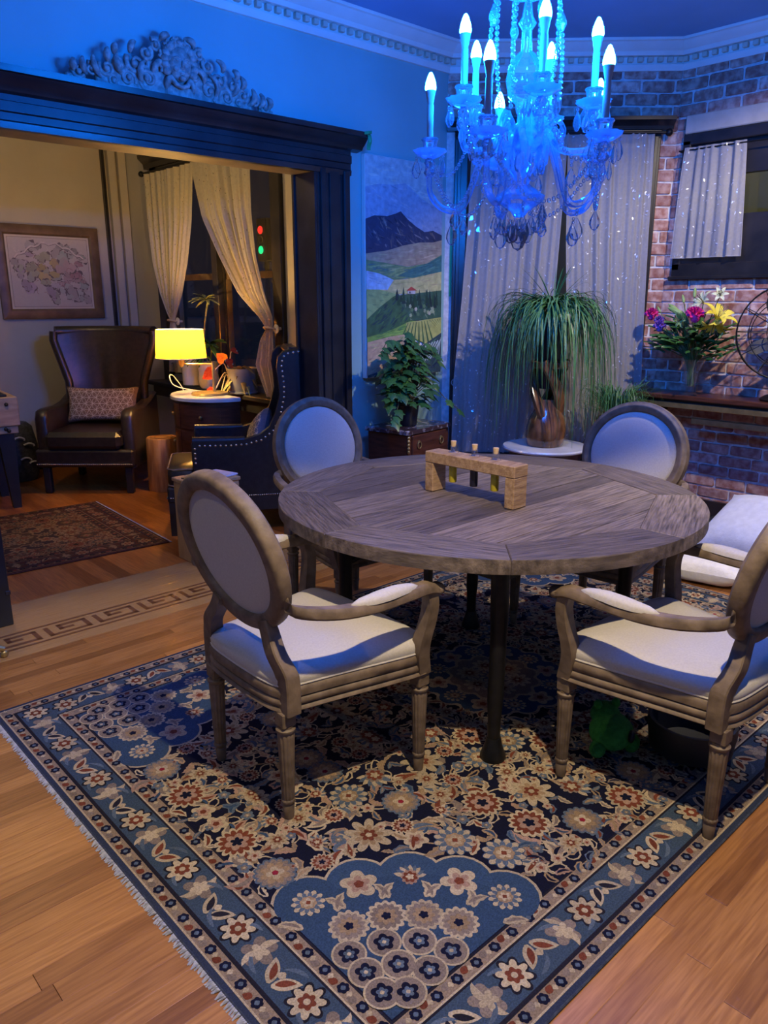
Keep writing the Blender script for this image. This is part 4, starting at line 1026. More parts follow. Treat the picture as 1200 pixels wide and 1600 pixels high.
# ================================================================ DOOR WALL: ornament, tape, painting, chest, ivy
orn = thing('carved_pediment', 'carved scroll ornament with a face standing on the door cornice', 'ornament', (2.135, 3.835, 2.4745))
b = MB(); rr = random.Random(4)
def scroll(b, x, z, R, turn, a0, w, y=-.012):
    P = []; n = 22
    for i in range(n + 1):
        q = i / n; r = R * (1 - .80 * q); a = a0 + turn * q * 2 * pi * 1.2; P.append((x + r * cos(a), y - .010 * q, z + r * sin(a)))
    b.tube(P, [w * (1 - .55 * i / n) for i in range(n + 1)], 7); b.ell(P[-1], (w * 1.25, w * 1.1, w * 1.25), 8, 6)
prof_h = [(0, .245), (.10, .24), (.16, .20), (.22, .165), (.30, .15), (.36, .12), (.42, .085), (.48, .08), (.53, .06), (.56, .02)]
for s in (-1, 1):
    # body slab following the stepped silhouette, pierced by its scrolls
    out = [(s * x, 0, h * .70) for x, h in prof_h]
    V = [(s * x, y, 0) for x, h in prof_h for y in (.006,)]
    f_ = [(s * x, -.012, h * .62) for x, h in prof_h if not (.44 < x < .50)]
    for i in range(len(prof_h) - 1):
        (xa, ha), (xb, hb) = prof_h[i], prof_h[i + 1]
        if .40 < xa < .47: continue
        b.box((s * (xa + xb) / 2, -.004, (ha + hb) / 2 * .34), (xb - xa + .012, .026, (ha + hb) / 2 * .66), None, .006)
    for (x, z, R, tr, a0, w) in ((.17, .175, .036, 1, 2.2, .013), (.225, .12, .048, -1, .6, .014), (.31, .105, .044, 1, 2.6, .013), (.37, .075, .040, -1, .4, .012), (.27, .045, .042, -1, 3.6, .012), (.165, .06, .05, 1, 5.2, .013), (.45, .055, .030, 1, 1.2, .010), (.505, .040, .034, -1, .2, .011), (.12, .215, .030, 1, 1.0, .012), (.34, .03, .03, 1, 4, .011)):
        scroll(b, s * x, z, R, tr * s, a0 if s > 0 else pi - a0, w)
    for (x, z, a, L) in ((.10, .13, 1.9, .10), (.14, .09, 1.5, .09), (.20, .04, .9, .10), (.25, .16, 1.2, .06), (.30, .06, .5, .09), (.36, .10, .7, .06), (.40, .03, .3, .09), (.47, .03, .5, .07), (.53, .035, .8, .05), (.09, .24, 1.7, .06), (.33, .14, 1.0, .045), (.07, .03, 1.2, .08)):
        P = [(s * (x + cos(a + .9 * t) * L * t), -.016 - .016 * sin(pi * t), z + sin(a + .9 * t) * L * t) for t in [i / 7 for i in range(8)]]
        b.tube(P, [.004 + .013 * sin(pi * (i + .6) / 8.2) for i in range(8)], 6)
b.ell((0, -.03, .150), (.062, .036, .080), 18, 14)                       # face
b.ell((0, -.064, .142), (.011, .014, .020), 8, 6); b.ell((0, -.060, .128), (.016, .011, .009), 8, 6)
for s in (-1, 1): b.ell((s * .024, -.058, .160), (.012, .008, .006), 8, 6); b.tube([(s * .008, -.062, .168), (s * .026, -.062, .174), (s * .042, -.054, .168)], .005, 6); b.ell((s * .03, -.052, .125), (.018, .012, .016), 8, 6)
b.ell((0, -.060, .108), (.020, .008, .005), 8, 6); b.ell((0, -.060, .100), (.016, .008, .005), 8, 6); b.ell((0, -.055, .083), (.018, .014, .012), 8, 6)
for k in range(15):
    a = radians(-25 + 230 * k / 14); b.ell((cos(a) * .078, -.025 + rr.uniform(-.01, .006), .150 + sin(a) * .088), (.024, .022, .022), 9, 7); scroll(b, cos(a) * .088, .15 + sin(a) * .095, .020, 1 if k % 2 else -1, a, .008, -.03)
for s in (-1, 1): scroll(b, s * .035, .225, .030, s, 1.57, .012, -.02)
b.tube([(-.055, -.03, .09), (-.03, -.045, .055), (0, -.05, .045), (.03, -.045, .055), (.055, -.03, .09)], .012, 8); b.box((0, -.01, .03), (.16, .035, .06), None, .01)
b.build('carving', M['gilt'], orn, angle=60)
t = thing('tape_scrap', 'short crumpled green tape scrap at the end of the door cornice', 'tape', (3.355, 3.77, 2.43))
b = MB(); b.grid(lambda u, v: (-.015 + .03 * u + .01 * sin(v * 5), -.004 + .006 * sin(u * 7 + v * 4), .03 - .085 * v), 4, 6); b.grid(lambda u, v: (-.035 + .06 * u, .0 + .004 * sin(u * 9), .045 - .018 * v + .012 * u), 6, 2); me = b.build('tape', M['green_tape'], t); md = me.modifiers.new('s', 'SOLIDIFY'); md.thickness = .002

# landscape painting on deep canvas; u to the side, v up, both 0..1
pt = thing('landscape_painting', 'tall unframed canvas of mountains, green hills and a vineyard on the sage wall', 'painting', (3.755, 3.8995, 1.69))
PWd, PHt = .705, 1.375
b = MB(); b.box((0, -.019, 0), (PWd, .036, PHt), None, .003); b.build('canvas', M['white_trim'], pt)
cl = Cloth(0, .00025); rr = random.Random(9)
def UV(p): return ((p[0] / 377 - .5) * (PWd - .004), (.5 - p[1] / 1090) * (PHt - .004))
def area(pts, col, L, strokes=0, cols=(), ln=(20, 60), wd=(3, 7), ang=0.0, spread=.4):
    cl.put([UV(p) for p in pts], col, L)
    xs = [p[0] for p in pts]; yy = [p[1] for p in pts]
    def inside(x, y):
        r = False
        for i in range(len(pts)):
            (x1, y1), (x2, y2) = pts[i], pts[i - 1]
            if (y1 > y) != (y2 > y) and x < (x2 - x1) * (y - y1) / (y2 - y1) + x1: r = not r
        return r
    n = 0
    for _ in range(strokes * 6):
        if n >= strokes: break
        x, y = rr.uniform(min(xs), max(xs)), rr.uniform(min(yy), max(yy)); a = ang + rr.uniform(-spread, spread); l = rr.uniform(*ln)
        e = (x + cos(a) * l, y + sin(a) * l)
        if not inside(x, y) or not inside(*e): continue
        w = rr.uniform(*wd); q = [(x, y), (x + cos(a) * l * .3 - sin(a) * w, y + sin(a) * l * .3 + cos(a) * w), e, (x + cos(a) * l * .6 + sin(a) * w * .6, y + sin(a) * l * .6 - cos(a) * w * .6)]
        cl.put([UV(p) for p in q], rr.choice(cols), L + 1 + n % 2); n += 1
W_ = 377; Hh = 1090
area([(0, 0), (W_, 0), (W_, 360), (0, 360)], (.50, .52, .50), 0, 60, ((.58, .58, .52), (.44, .48, .50), (.60, .55, .46)), (30, 90), (4, 10), .1)
area([(0, 150), (60, 130), (130, 125), (185, 110), (215, 130), (260, 170), (320, 200), (W_, 215), (W_, 400), (0, 400)], (.30, .34, .42), 4, 70, ((.40, .42, .48), (.24, .29, .38), (.46, .44, .46), (.34, .40, .50)), (20, 70), (3, 9), .5)
area([(0, 300), (40, 280), (100, 278), (140, 262), (165, 248), (200, 285), (240, 315), (285, 340), (330, 330), (W_, 350), (W_, 420), (300, 410), (200, 440), (100, 450), (0, 470)], (.035, .040, .075), 8, 70, ((.10, .09, .11), (.16, .12, .11), (.05, .07, .12), (.24, .20, .18), (.02, .025, .05)), (18, 60), (3, 8), .9, .7)
area([(0, 465), (100, 445), (180, 415), (260, 395), (330, 390), (W_, 375), (W_, 470), (300, 500), (200, 520), (80, 505), (0, 500)], (.42, .31, .19), 12, 50, ((.52, .40, .25), (.36, .25, .16), (.46, .38, .20)), (30, 90), (2, 6), -.15, .25)
area([(0, 495), (80, 505), (200, 522), (300, 500), (W_, 450), (W_, 540), (250, 575), (120, 590), (0, 560)], (.16, .28, .12), 16, 60, ((.24, .36, .14), (.10, .22, .14), (.30, .36, .16), (.07, .18, .16)), (30, 90), (2, 7), -.2, .3)
area([(150, 570), (220, 530), (300, 500), (W_, 455), (W_, 545), (250, 580)], (.05, .17, .15), 20, 24, ((.03, .12, .13), (.09, .24, .18)), (30, 80), (2, 5), -.35, .2)
area([(0, 555), (120, 590), (200, 585), (W_, 540), (W_, 660), (0, 660)], (.48, .44, .18), 22, 50, ((.56, .50, .22), (.42, .42, .16), (.50, .42, .20)), (30, 80), (3, 7), -.1, .25)
area([(0, 548), (60, 560), (130, 590), (100, 640), (0, 640)], (.26, .42, .56), 25, 20, ((.32, .48, .60), (.22, .38, .54)), (20, 50), (3, 7), .1)
area([(0, 640), (60, 640), (140, 660), (130, 700), (60, 770), (0, 800)], (.24, .34, .12), 28, 20, ((.30, .40, .14), (.18, .30, .12)), (15, 50), (3, 6), .3)
area([(0, 790), (60, 730), (120, 680), (150, 660), (200, 700), (215, 800), (120, 850), (0, 880)], (.045, .115, .05), 32, 50, ((.03, .08, .05), (.07, .18, .06), (.02, .06, .06)), (20, 60), (3, 8), -.8, .3)
area([(140, 670), (W_, 640), (W_, 790), (220, 800)], (.04, .10, .06), 36, 40, ((.02, .06, .05), (.07, .15, .07), (.16, .22, .12)), (15, 40), (3, 8), 1.2, .4)
for k in range(26):
    x = rr.uniform(145, 370); h = rr.uniform(40, 90); y = rr.uniform(690, 740); cl.put([UV((x - 9, y)), UV((x + 9, y)), UV((x + 3, y - h * .7)), UV((x, y - h)), UV((x - 4, y - h * .6))], rr.choice(((.015, .045, .03), (.02, .07, .035), (.01, .03, .035))), 40 + k % 3)
cl.put([UV((198, 660)), UV((236, 660)), UV((236, 640)), UV((198, 642))], (.55, .52, .48), 44); cl.put([UV((190, 645)), UV((215, 622)), UV((245, 642))], (.40, .06, .04), 45); cl.put([UV((205, 658)), UV((212, 658)), UV((212, 648)), UV((205, 648))], (.1, .08, .08), 46)
for k in range(14): x, y = rr.uniform(200, 360), rr.uniform(720, 780); cl.disc(*UV((x, y)), .012, 5, .2, 0, rr.choice(((.3, .36, .2), (.12, .22, .1), (.45, .42, .3))), 44, 10)
area([(0, 880), (120, 845), (215, 800), (260, 805), (180, 880), (0, 910)], (.16, .30, .06), 48, 24, ((.26, .40, .08), (.08, .2, .06)), (30, 80), (2, 6), -.25, .2)
area([(190, 810), (W_, 785), (W_, 900), (300, 930), (190, 870)], (.42, .42, .12), 50, 0)
for k in range(13):
    x0 = 200 + k * 14; x1 = 205 + (k - 2) * 26; cl.put([UV((x0 - 1.5, 812 - k * 1.6)), UV((x0 + 1.5, 812 - k * 1.6)), UV((x1 + 5, 925)), UV((x1 - 5, 925))] if x1 < 350 else [UV((x0 - 1.5, 812 - k * 1.6)), UV((x0 + 1.5, 812 - k * 1.6)), UV((372, 860 - (k - 8) * 10))], (.06, .13, .05), 52)
area([(0, 905), (110, 880), (190, 870), (260, 930), (200, 990), (60, 1060), (0, 1075)], (.48, .33, .20), 54, 50, ((.58, .44, .24), (.40, .26, .18), (.54, .46, .22), (.30, .36, .16)), (20, 60), (3, 7), -.4, .4)
area([(0, 1075), (60, 1058), (200, 985), (300, 920), (W_, 870), (W_, 1088), (0, 1088)], (.03, .06, .07), 58, 40, ((.02, .04, .08), (.05, .12, .09), (.08, .2, .12)), (30, 80), (3, 8), -.8, .2)
for k in range(9): x = 240 + k * 15; cl.put([UV((x, 1040 - k * 6)), UV((x + 5, 1042 - k * 6)), UV((min(W_ - 1, x + 62), 930 - k * 4)), UV((min(W_ - 3, x + 56), 926 - k * 4))], (.38, .46, .44), 62)
o = cl.b.build('painted_surface', M['paint'], pt, angle=None); o.rotation_euler = (pi / 2, 0, 0); o.location = (0, -.0372, 0)

# marble-topped chest and ivy
cr = radians(8.5)
cs = thing('small_chest', 'small mahogany chest with veined marble top under the landscape painting', 'chest', (3.60, 3.655, 0), cr)
b = MB(); b.span((-.235, -.165, .06), (.235, .165, .675), .008); 
for (x, y) in ((-.2, -.13), (.2, -.13), (-.2, .13), (.2, .13)): b.lathe([(.0, 0), (.018, 0), (.026, .06), (.0, .06)], 10, (x, y, 0))
b.build('carcass', M['mahogany'], cs)
b = MB(); b.prism([(-.25, .175), (-.25, -.165), (-.235, -.18), (.235, -.18), (.25, -.165), (.25, .175)], .675, .702, .006); b.build('marble_top', M['marble_dark'], cs)
for i, (za, zb) in enumerate(((.52, .665), (.34, .505), (.09, .325))):
    b = MB(); b.span((-.19, -.176, za), (.19, -.160, zb), .005); dr = b.build('drawer', M['mahogany'], cs)
    for s in (-1, 1):
        b = MB(); zc = (za + zb) / 2 + .005
        b.tube([(s * .125 + .019 * cos(a), -.182, zc + .022 * sin(a)) for a in [2 * pi * k / 16 for k in range(16)]], .0042, 6, closed=True); b.lathe([(.0, 0), (.010, 0), (.008, .008), (.0, .010)], 10, (s * .125, -.176, zc + .022), R=RX(pi / 2)); b.build('ring_pull', M['brass_old'], dr)
b = MB()
for k in range(5): b.ell((-.228, -.172, .655 - .023 * k), (.013 - .001 * k, .010, .013), 9, 6)
b.build('corner_mount', M['brass_old'], cs)
iv = thing('potted_ivy', 'bushy trailing ivy in a black pot on the marble chest', 'plant', (3.555, 3.63, .7025))
b = MB(); b.lathe([(.0, 0), (.062, 0), (.066, .004), (.082, .135), (.088, .138), (.088, .150), (.080, .150), (.076, .13), (.0, .13)], 20, mod=lambda t, z: 1 + .012 * cos(16 * t)); b.build('pot', M['black_pot'], iv)
def ivy_leaf(m, name, fold=.25):
    out = [(0, 0), (.18, -.10), (.42, -.02), (.34, .20), (.50, .42), (.24, .50), (.0, .98), (-.24, .50), (-.50, .42), (-.34, .20), (-.42, -.02), (-.18, -.10)]
    b = MB(); c = (0, .36, .0); V = [(x, y, -abs(x) * fold - y * y * .12) for x, y in out] + [(0, .36, .03)]
    b.add(V, [(i, (i + 1) % 12, 12) for i in range(12)]); b.add([(-.015, 0, .01), (.015, 0, .01), (.01, -.45, -.06), (-.01, -.45, -.06)], [(0, 1, 2, 3)])
    return b.mesh(name, m, 60)
lv = ivy_leaf(M['leaf'], 'leaf'); rr = random.Random(21)
stems = MB()
def place_leaf(parent, me, p, out, size, droop):
    d = Vector(out).normalized(); z = Vector((d.x * (1 - droop), d.y * (1 - droop), droop * -.2 + .65)).normalized()
    y = (d - Vector((0, 0, droop))).normalized(); x = y.cross(z).normalized(); z = x.cross(y)
    o = obj('leaf', me, parent); o.matrix_local = Matrix.Translation(p) @ Matrix((x, y, z)).transposed().to_4x4() @ Matrix.Scale(size, 4); return o
for k in range(150):
    a = rr.uniform(0, 2 * pi); el = rr.uniform(-.25, 1.45); R_ = rr.uniform(.10, .20) * (1 + .25 * (el > .9))
    p = Vector((cos(a) * cos(el) * R_ * 1.15, sin(a) * cos(el) * R_ * .72, .215 + sin(el) * R_ * 1.45))
    if p.y > .14: p.y = .14
    out = Vector((cos(a), sin(a) - .35, .25)); place_leaf(iv, lv, p, out, rr.uniform(.065, .105), rr.uniform(.4, 1.1))
    if k % 3 == 0: stems.tube(spline([(0, 0, .13), p * .5 + Vector((0, 0, .08)), p], 4), .0028, 5)
for (end, n) in (((-.33, -.10, .47), 9), ((-.12, -.12, .52), 5), ((.30, -.20, .09), 3), ((-.25, -.14, .06), 5), ((.17, -.10, .44), 4), ((.24, -.06, .40), 4)):
    P = spline([(0, 0, .14), (end[0] * .3, end[1] * .3, max(end[2], .3) + .02), (end[0] * .7, end[1] * .7, end[2] + .09), end], 6); stems.tube(P, .0028, 5)
    for i in range(n): q = P[len(P) // 3 + int((len(P) * 2 / 3 - 1) * (i + 1) / n)]; place_leaf(iv, lv, q + Vector((0, -.012, 0)), (rr.uniform(-.6, .6) + (end[0] > 0) * .3, -1, .1), rr.uniform(.06, .09), rr.uniform(.6, 1.1))
stems.build('stem', M['dull_leaf'], iv)
# ================================================================ CURTAINS
def drape(root, Wf, tab, pleats, n0, m, flecks=0, seed=1, nu=72, nv=40, hem=True, ph=0.0, fsize=.010):
    rr = random.Random(seed); z1, z0 = tab[0][0], tab[-1][0]
    def at(u, v):
        z = lerp(z1, z0, v); sl, sr, am = interp(tab, z)
        w = u + .012 * sin(5 * u + 3 * v)
        n = n0 + am * (sin(2 * pi * pleats * w + ph) * (.55 + .45 * sin(9 * u + ph * 2 + 1.3)) + .35 * sin(2 * pi * pleats * 1.7 * w + 1 + v) + .3 * sin(2 * pi * pleats * .43 * w + 2 + ph))
        return Vector(Wf(lerp(sl, sr, u), z, n))
    b = MB(); b.grid(at, nu, nv); o = b.build('curtain_cloth', m, root, angle=80)
    if hem:
        b = MB(); b.tube([at(i / nu, 1) for i in range(nu + 1)], .0035, 5); b.tube([at(0, j / nv) for j in range(nv + 1)], .0028, 5); b.tube([at(1, j / nv) for j in range(nv + 1)], .0028, 5); b.build('hem', m, root)
    if flecks:
        b = MB(); ns = (Wf(0, 0, 1) - Wf(0, 0, 0)).normalized()
        for _ in range(flecks):
            u, v = rr.uniform(.01, .99), rr.uniform(.005, .99); p = at(u, v); du = (at(min(1, u + .01), v) - at(max(0, u - .01), v)).normalized(); dv = Vector((0, 0, 1))
            nn = du.cross(dv)
            if nn.dot(ns) < 0: nn = -nn
            a = rr.uniform(0, 6.28); e1 = du * cos(a) + dv * sin(a); e2 = (dv * cos(a) - du * sin(a)) + nn * rr.uniform(-.5, .5); p = p + nn * .003; s = fsize * rr.uniform(.6, 1.3)
            b.add([p - e1 * s, p - e2 * s * .4, p + e1 * s, p + e2 * s * .4], [(0, 1, 2, 3)])
        b.build('silver_flecks', M['fleck'], root, 'stuff', angle=None)
    return at
g = 'sheer curtains of the bay window'
t = thing('curtain', 'silver flecked sheer curtain of the bay window, the half next to the painting', 'curtain', (0, 0, 0), 0, g)
drape(t, W2, [(2.575, .17, .80, .014), (2.0, .155, .785, .016), (1.5, .125, .77, .016), (.93, .080, .745, .014), (.3, .075, .72, .018)], 9, .075, M['sheer'], 330, 3)
b = MB(); b.lathe([(.0, 0), (.010, 0), (.010, .05), (.022, .052), (.027, .062), (.020, .072), (.0, .075)], 14, W2(.088, .93, .03), R=Matrix.Rotation(pi / 2, 3, Vector((-BN.y, BN.x, 0)))); b.build('holdback', M['crystal'], t)
t = thing('curtain', 'silver flecked sheer curtain of the bay window, the half next to the brick pillar', 'curtain', (0, 0, 0), 0, g)
drape(t, W2, [(2.575, .803, 1.37, .014), (1.9, .83, 1.385, .016), (1.4, .865, 1.40, .016), (.93, .885, 1.42, .014), (.3, .90, 1.38, .018)], 8, .075, M['sheer'], 330, 4, ph=1.3)
b = MB(); b.lathe([(.0, 0), (.010, 0), (.010, .05), (.022, .052), (.027, .062), (.020, .072), (.0, .075)], 14, W2(1.425, .93, .03), R=Matrix.Rotation(pi / 2, 3, Vector((-BN.y, BN.x, 0)))); b.build('holdback', M['crystal'], t)
t = thing('curtain_rod', 'dark rod with round ends under the bay window cornice', 'curtain rod')
b = MB(); b.tube([W2(.08, 2.575, .075), W2(1.46, 2.575, .075)], .009, 8); b.build('rod', M['iron'], t)
for s in (.075, 1.465): b = MB(); b.ell(W2(s, 2.575, .075), (.024, .024, .024), 12, 8); b.build('finial', M['iron'], t)
for s in (.12, 1.40): b = MB(); b.tube([W2(s, 2.575, .0), W2(s, 2.575, .075)], .007, 6); b.build('bracket', M['iron'], t)
t = thing('cafe_curtain', 'short white sheer curtain with silver flecks hanging in the small high window', 'curtain')
drape(t, W3, [(2.47, .105, .50, .010), (2.42, .10, .505, .013), (1.78, .075, .545, .020)], 5, .065, M['sheer'], 90, 6, nu=50, nv=24)
b = MB(); b.tube([W3(.06, 2.455, .065), W3(1.6, 2.455, .065)], .005, 6); b.build('tension_rod', M['iron'], t)
for s in (.065, 1.55): b = MB(); b.tube([W3(s, 2.455, .0), W3(s, 2.455, .07)], .006, 6); b.build('bracket', M['iron'], t)
def W4(s, z, n): return Vector((XR - .035 - n, s * 1.055, 1.5 + (z - 1.5) * 1.055))
g = 'cream curtains of the parlour window'
t = thing('parlour_curtain', 'cream speckled curtain tied back above the glowing lamp', 'curtain', (0, 0, 0), 0, g)
tabL = [(2.50, 6.34, 5.58, .018), (2.1, 6.31, 5.66, .022), (1.8, 6.27, 5.76, .025), (1.55, 6.18, 5.88, .026), (1.40, 6.10, 5.98, .018), (1.34, 6.06, 6.02, .012), (1.25, 6.09, 5.99, .016), (.92, 6.14, 5.96, .02)]
drape(t, W4, tabL, 8, .06, M['voile'], 0, 7)
t2 = thing('parlour_curtain', 'cream speckled curtain swept aside behind the black wing chair', 'curtain', (0, 0, 0), 0, g)
tabR = [(2.50, 5.57, 4.78, .018), (2.1, 5.43, 4.79, .022), (1.8, 5.20, 4.76, .026), (1.55, 4.98, 4.68, .028), (1.38, 4.72, 4.59, .02), (1.31, 4.66, 4.60, .012), (1.22, 4.74, 4.60, .018), (1.05, 4.80, 4.60, .022), (.80, 4.66, 4.57, .018)]
drape(t2, W4, tabR, 9, .06, M['voile'], 0, 8, ph=.7)
for (tt_, tab, sd) in ((t, tabL, 17), (t2, tabR, 18)):
    rr = random.Random(sd); b = MB()
    for _ in range(150):
        z = rr.uniform(tab[-1][0] + .03, tab[0][0] - .05); sl, sr, am = interp(tab, z); s = lerp(sl, sr, rr.uniform(.02, .98)); p = W4(s, z, .06 + am * 1.36 + .004); q = rr.uniform(.005, .009); a = rr.uniform(0, 3)
        b.add([p + Vector((0, cos(a) * q, sin(a) * q)), p + Vector((0, -sin(a) * q * .5, cos(a) * q * .5)), p - Vector((0, cos(a) * q, sin(a) * q)), p + Vector((0, sin(a) * q * .5, -cos(a) * q * .5))], [(0, 1, 2, 3)])
    b.build('woven_flecks', M['dull_leaf'], tt_, 'stuff', angle=None)
for (tt_, s, z) in ((t, 6.04, 1.335), (t2, 4.63, 1.31)):
    b = MB(); b.tube([W4(s + .055 * cos(a), z + .012 * sin(a), .06 + .04 * sin(a)) for a in [2 * pi * k / 16 for k in range(16)]], .008, 6, closed=True); b.build('tie', M['voile'], tt_)
    b = MB(); b.lathe([(.0, 0), (.01, 0), (.01, .03), (.03, .035), (.034, .045), (.0, .055)], 14, W4(s - .05, z, 0), R=RY(-pi / 2)); b.build('holdback', M['white_ceramic'], tt_)
t = thing('parlour_curtain_rod', 'dark rod with knob end above the parlour window', 'curtain rod')
b = MB(); b.tube([W4(4.62, 2.51, .06), W4(6.40, 2.51, .06)], .010, 8); b.build('rod', M['iron'], t)
b = MB(); b.ell(W4(6.41, 2.51, .06), (.025, .025, .025), 12, 8); b.build('finial', M['iron'], t)
for s in (6.36, 4.64): b = MB(); b.tube([W4(s, 2.51, 0), W4(s, 2.51, .06)], .007, 6); b.build('bracket', M['iron'], t)

# ================================================================ PLANT STAND, BURL VASE, PONYTAIL PALM
PX, PY = 4.28, 3.03
t = thing('plant_table', 'round white marble topped table with dark pedestal before the bay window', 'table', (PX, PY, 0))
b = MB(); b.lathe([(.0, .532), (.265, .532), (.282, .538), (.287, .548), (.282, .558), (.0, .560)], 40); b.build('marble_top', M['marble_white'], t)
b = MB(); b.lathe([(.0, .470), (.235, .470), (.24, .476), (.24, .526), (.235, .5315), (.0, .5315)], 32); b.build('apron', M['mahogany'], t)
b = MB(); b.lathe([(.0, .10), (.07, .10), (.085, .14), (.05, .20), (.045, .30), (.06, .36), (.045, .42), (.08, .469), (.0, .469)], 20); b.build('pedestal', M['mahogany'], t)
for k in range(3):
    a = radians(120 * k + 40); b = MB(); b.tube(spline([(cos(a) * .04, sin(a) * .04, .16), (cos(a) * .13, sin(a) * .13, .12), (cos(a) * .2, sin(a) * .2, .04), (cos(a) * .25, sin(a) * .25, .016)], 4), [.022] * 8 + [.016] * 5, 8); b.build('foot', M['mahogany'], t)
v = thing('burl_vase', 'polished twisting burl wood vase on the white marble table', 'vase', (PX, PY, .5605))
b = MB(); b.lathe([(.0, .0), (.118, .0), (.126, .01), (.130, .06), (.128, .12), (.115, .175), (.088, .23), (.072, .27), (.066, .31), (.0, .312)], 28, mod=lambda th, z: 1 + .05 * cos(2 * th + 8 * z) + .03 * cos(3 * th - 12 * z)); b.build('bulb', M['burl'], v)
for k in range(3):
    P = []; W_ = []
    for i in range(15):
        q = i / 14; a = radians(120 * k + 195) - q * 2.1; r = lerp(.070, .108, q ** .8); P.append((cos(a) * r, sin(a) * r, .20 + .36 * q)); W_.append(lerp(.030, .022, q))
    b = MB(); b.tube(P, W_, 8, flat=1.5); b.build('twisted_strand', M['burl'], v)
b = MB(); b.lathe([(.100, .515), (.122, .515), (.126, .53), (.126, .555), (.118, .562), (.104, .56), (.098, .54)], 28); b.build('rim', M['burl'], v)
b = MB(); st = 0
for k in range(9):
    a0 = radians(-78 + k * 13); a1 = a0 + radians(13)
    b.add([(cos(a0) * .088, sin(a0) * .088, .25), (cos(a1) * .088, sin(a1) * .088, .25), (cos(a1) * .104, sin(a1) * .104, .525), (cos(a0) * .104, sin(a0) * .104, .525), (cos(a0) * .075, sin(a0) * .075, .25), (cos(a1) * .075, sin(a1) * .075, .25), (cos(a1) * .09, sin(a1) * .09, .525), (cos(a0) * .09, sin(a0) * .09, .525)], [(0, 1, 2, 3), (4, 7, 6, 5), (0, 3, 7, 4), (1, 5, 6, 2), (3, 2, 6, 7), (0, 4, 5, 1)])
b.build('carved_wall', M['burl'], v)
pp = thing('ponytail_palm', 'ponytail palm with long drooping green leaves in the burl vase', 'plant', (PX, PY, .9))
b = MB(); b.lathe([(.0, .04), (.06, .04), (.09, .225), (.098, .24), (.104, .46), (.106, .47), (.096, .47), (.09, .45), (.0, .45)], 24); b.build('pot', M['black_pot'], pp)
b = MB(); b.lathe([(.0, .452), (.088, .452), (.0, .46)], 20); b.build('soil', M['soil'], pp)
b = MB(); b.lathe([(.0, .44), (.058, .445), (.06, .47), (.035, .51), (.028, .56), (.0, .58)], 14); b.build('trunk', M['dull_leaf'], pp)
def ribbon(b, P, w, side=None):
    V = []; F = []; n = len(P)
    for i, p in enumerate(P):
        tdir = (P[min(i + 1, n - 1)] - P[max(i - 1, 0)]); s = Vector((-tdir.y, tdir.x, 0)); s = s.normalized() if s.length > 1e-5 else Vector((1, 0, 0))
        ww = w * (1 - (i / (n - 1)) ** 2 * .92); V += [p - s * ww, p + Vector((0, 0, -ww * .35)), p + s * ww]
    for i in range(n - 1): F += [(i * 3, i * 3 + 1, i * 3 + 4, i * 3 + 3), (i * 3 + 1, i * 3 + 2, i * 3 + 5, i * 3 + 4)]
    b.add(V, F)
rr = random.Random(12); b = MB(); nwall = Vector((Q, Q, 0))
for k in range(520):
    a = rr.uniform(0, 2 * pi); el = rr.triangular(.25, 1.45, .95); L = rr.uniform(.42, .98); d = Vector((cos(a), sin(a), 0)); P = []
    reach = rr.uniform(.27, .47) * (1.0 if el < 1.15 else .7); hgt = .20 * sin(el) * rr.uniform(.6, 1.25); drop_ = L * rr.uniform(.75, 1.2)
    for i in range(10):
        q = i / 9; x = reach * (1 - (1 - q) ** 2.1); z = .56 + hgt * 2.1 * q * (1 - .1 * q) - drop_ * q ** 2.1
        p = d * x + Vector((0, 0, z)) + Vector((-d.y, d.x, 0)) * .03 * sin(3 * q + k)
        o_ = p.dot(nwall)
        if o_ > .36: p = p - nwall * (o_ - .36)
        P.append(p)
    ribbon(b, P, rr.uniform(.004, .0068))
for k in range(16):
    a = rr.uniform(0, 2 * pi); d = Vector((cos(a), sin(a), 0)) * (1 if sin(a) + cos(a) < .6 else .5); P = [d * (.30 * q) + Vector((0, 0, .56 + .34 * q - .09 * q * q)) for q in [i / 7 for i in range(8)]]; ribbon(b, P, .004)
b.build('leaves', M['grass'], pp, 'stuff', angle=None)
sp = thing('spider_plant', 'low tufted green plant in a dark pot behind the marble table', 'plant', (4.72, 2.78, 0))
b = MB(); b.lathe([(.0, 0), (.11, 0), (.12, .02), (.10, .04), (.085, .30), (.11, .56), (.13, .72), (.125, .73), (.11, .72), (.0, .70)], 20); b.build('tall_pot', M['black_pot'], sp)
b = MB(); rr = random.Random(3)
for k in range(300):
    a = rr.uniform(0, 2 * pi); d = Vector((cos(a), sin(a), 0)); P = []; re = rr.uniform(.12, .31); h = rr.uniform(.14, .46); z0 = .70
    for i in range(8):
        q = i / 7; p = d * re * (1 - (1 - q) ** 1.8) + Vector((0, 0, z0 + h * 1.9 * q - h * 1.7 * q * q * rr.uniform(.8, 1))); o_ = p.dot(nwall)
        if o_ > .17: p -= nwall * (o_ - .17)
        P.append(p)
    ribbon(b, P, rr.uniform(.003, .0055))
b.build('leaves', M['grass'], sp, 'stuff', angle=None)

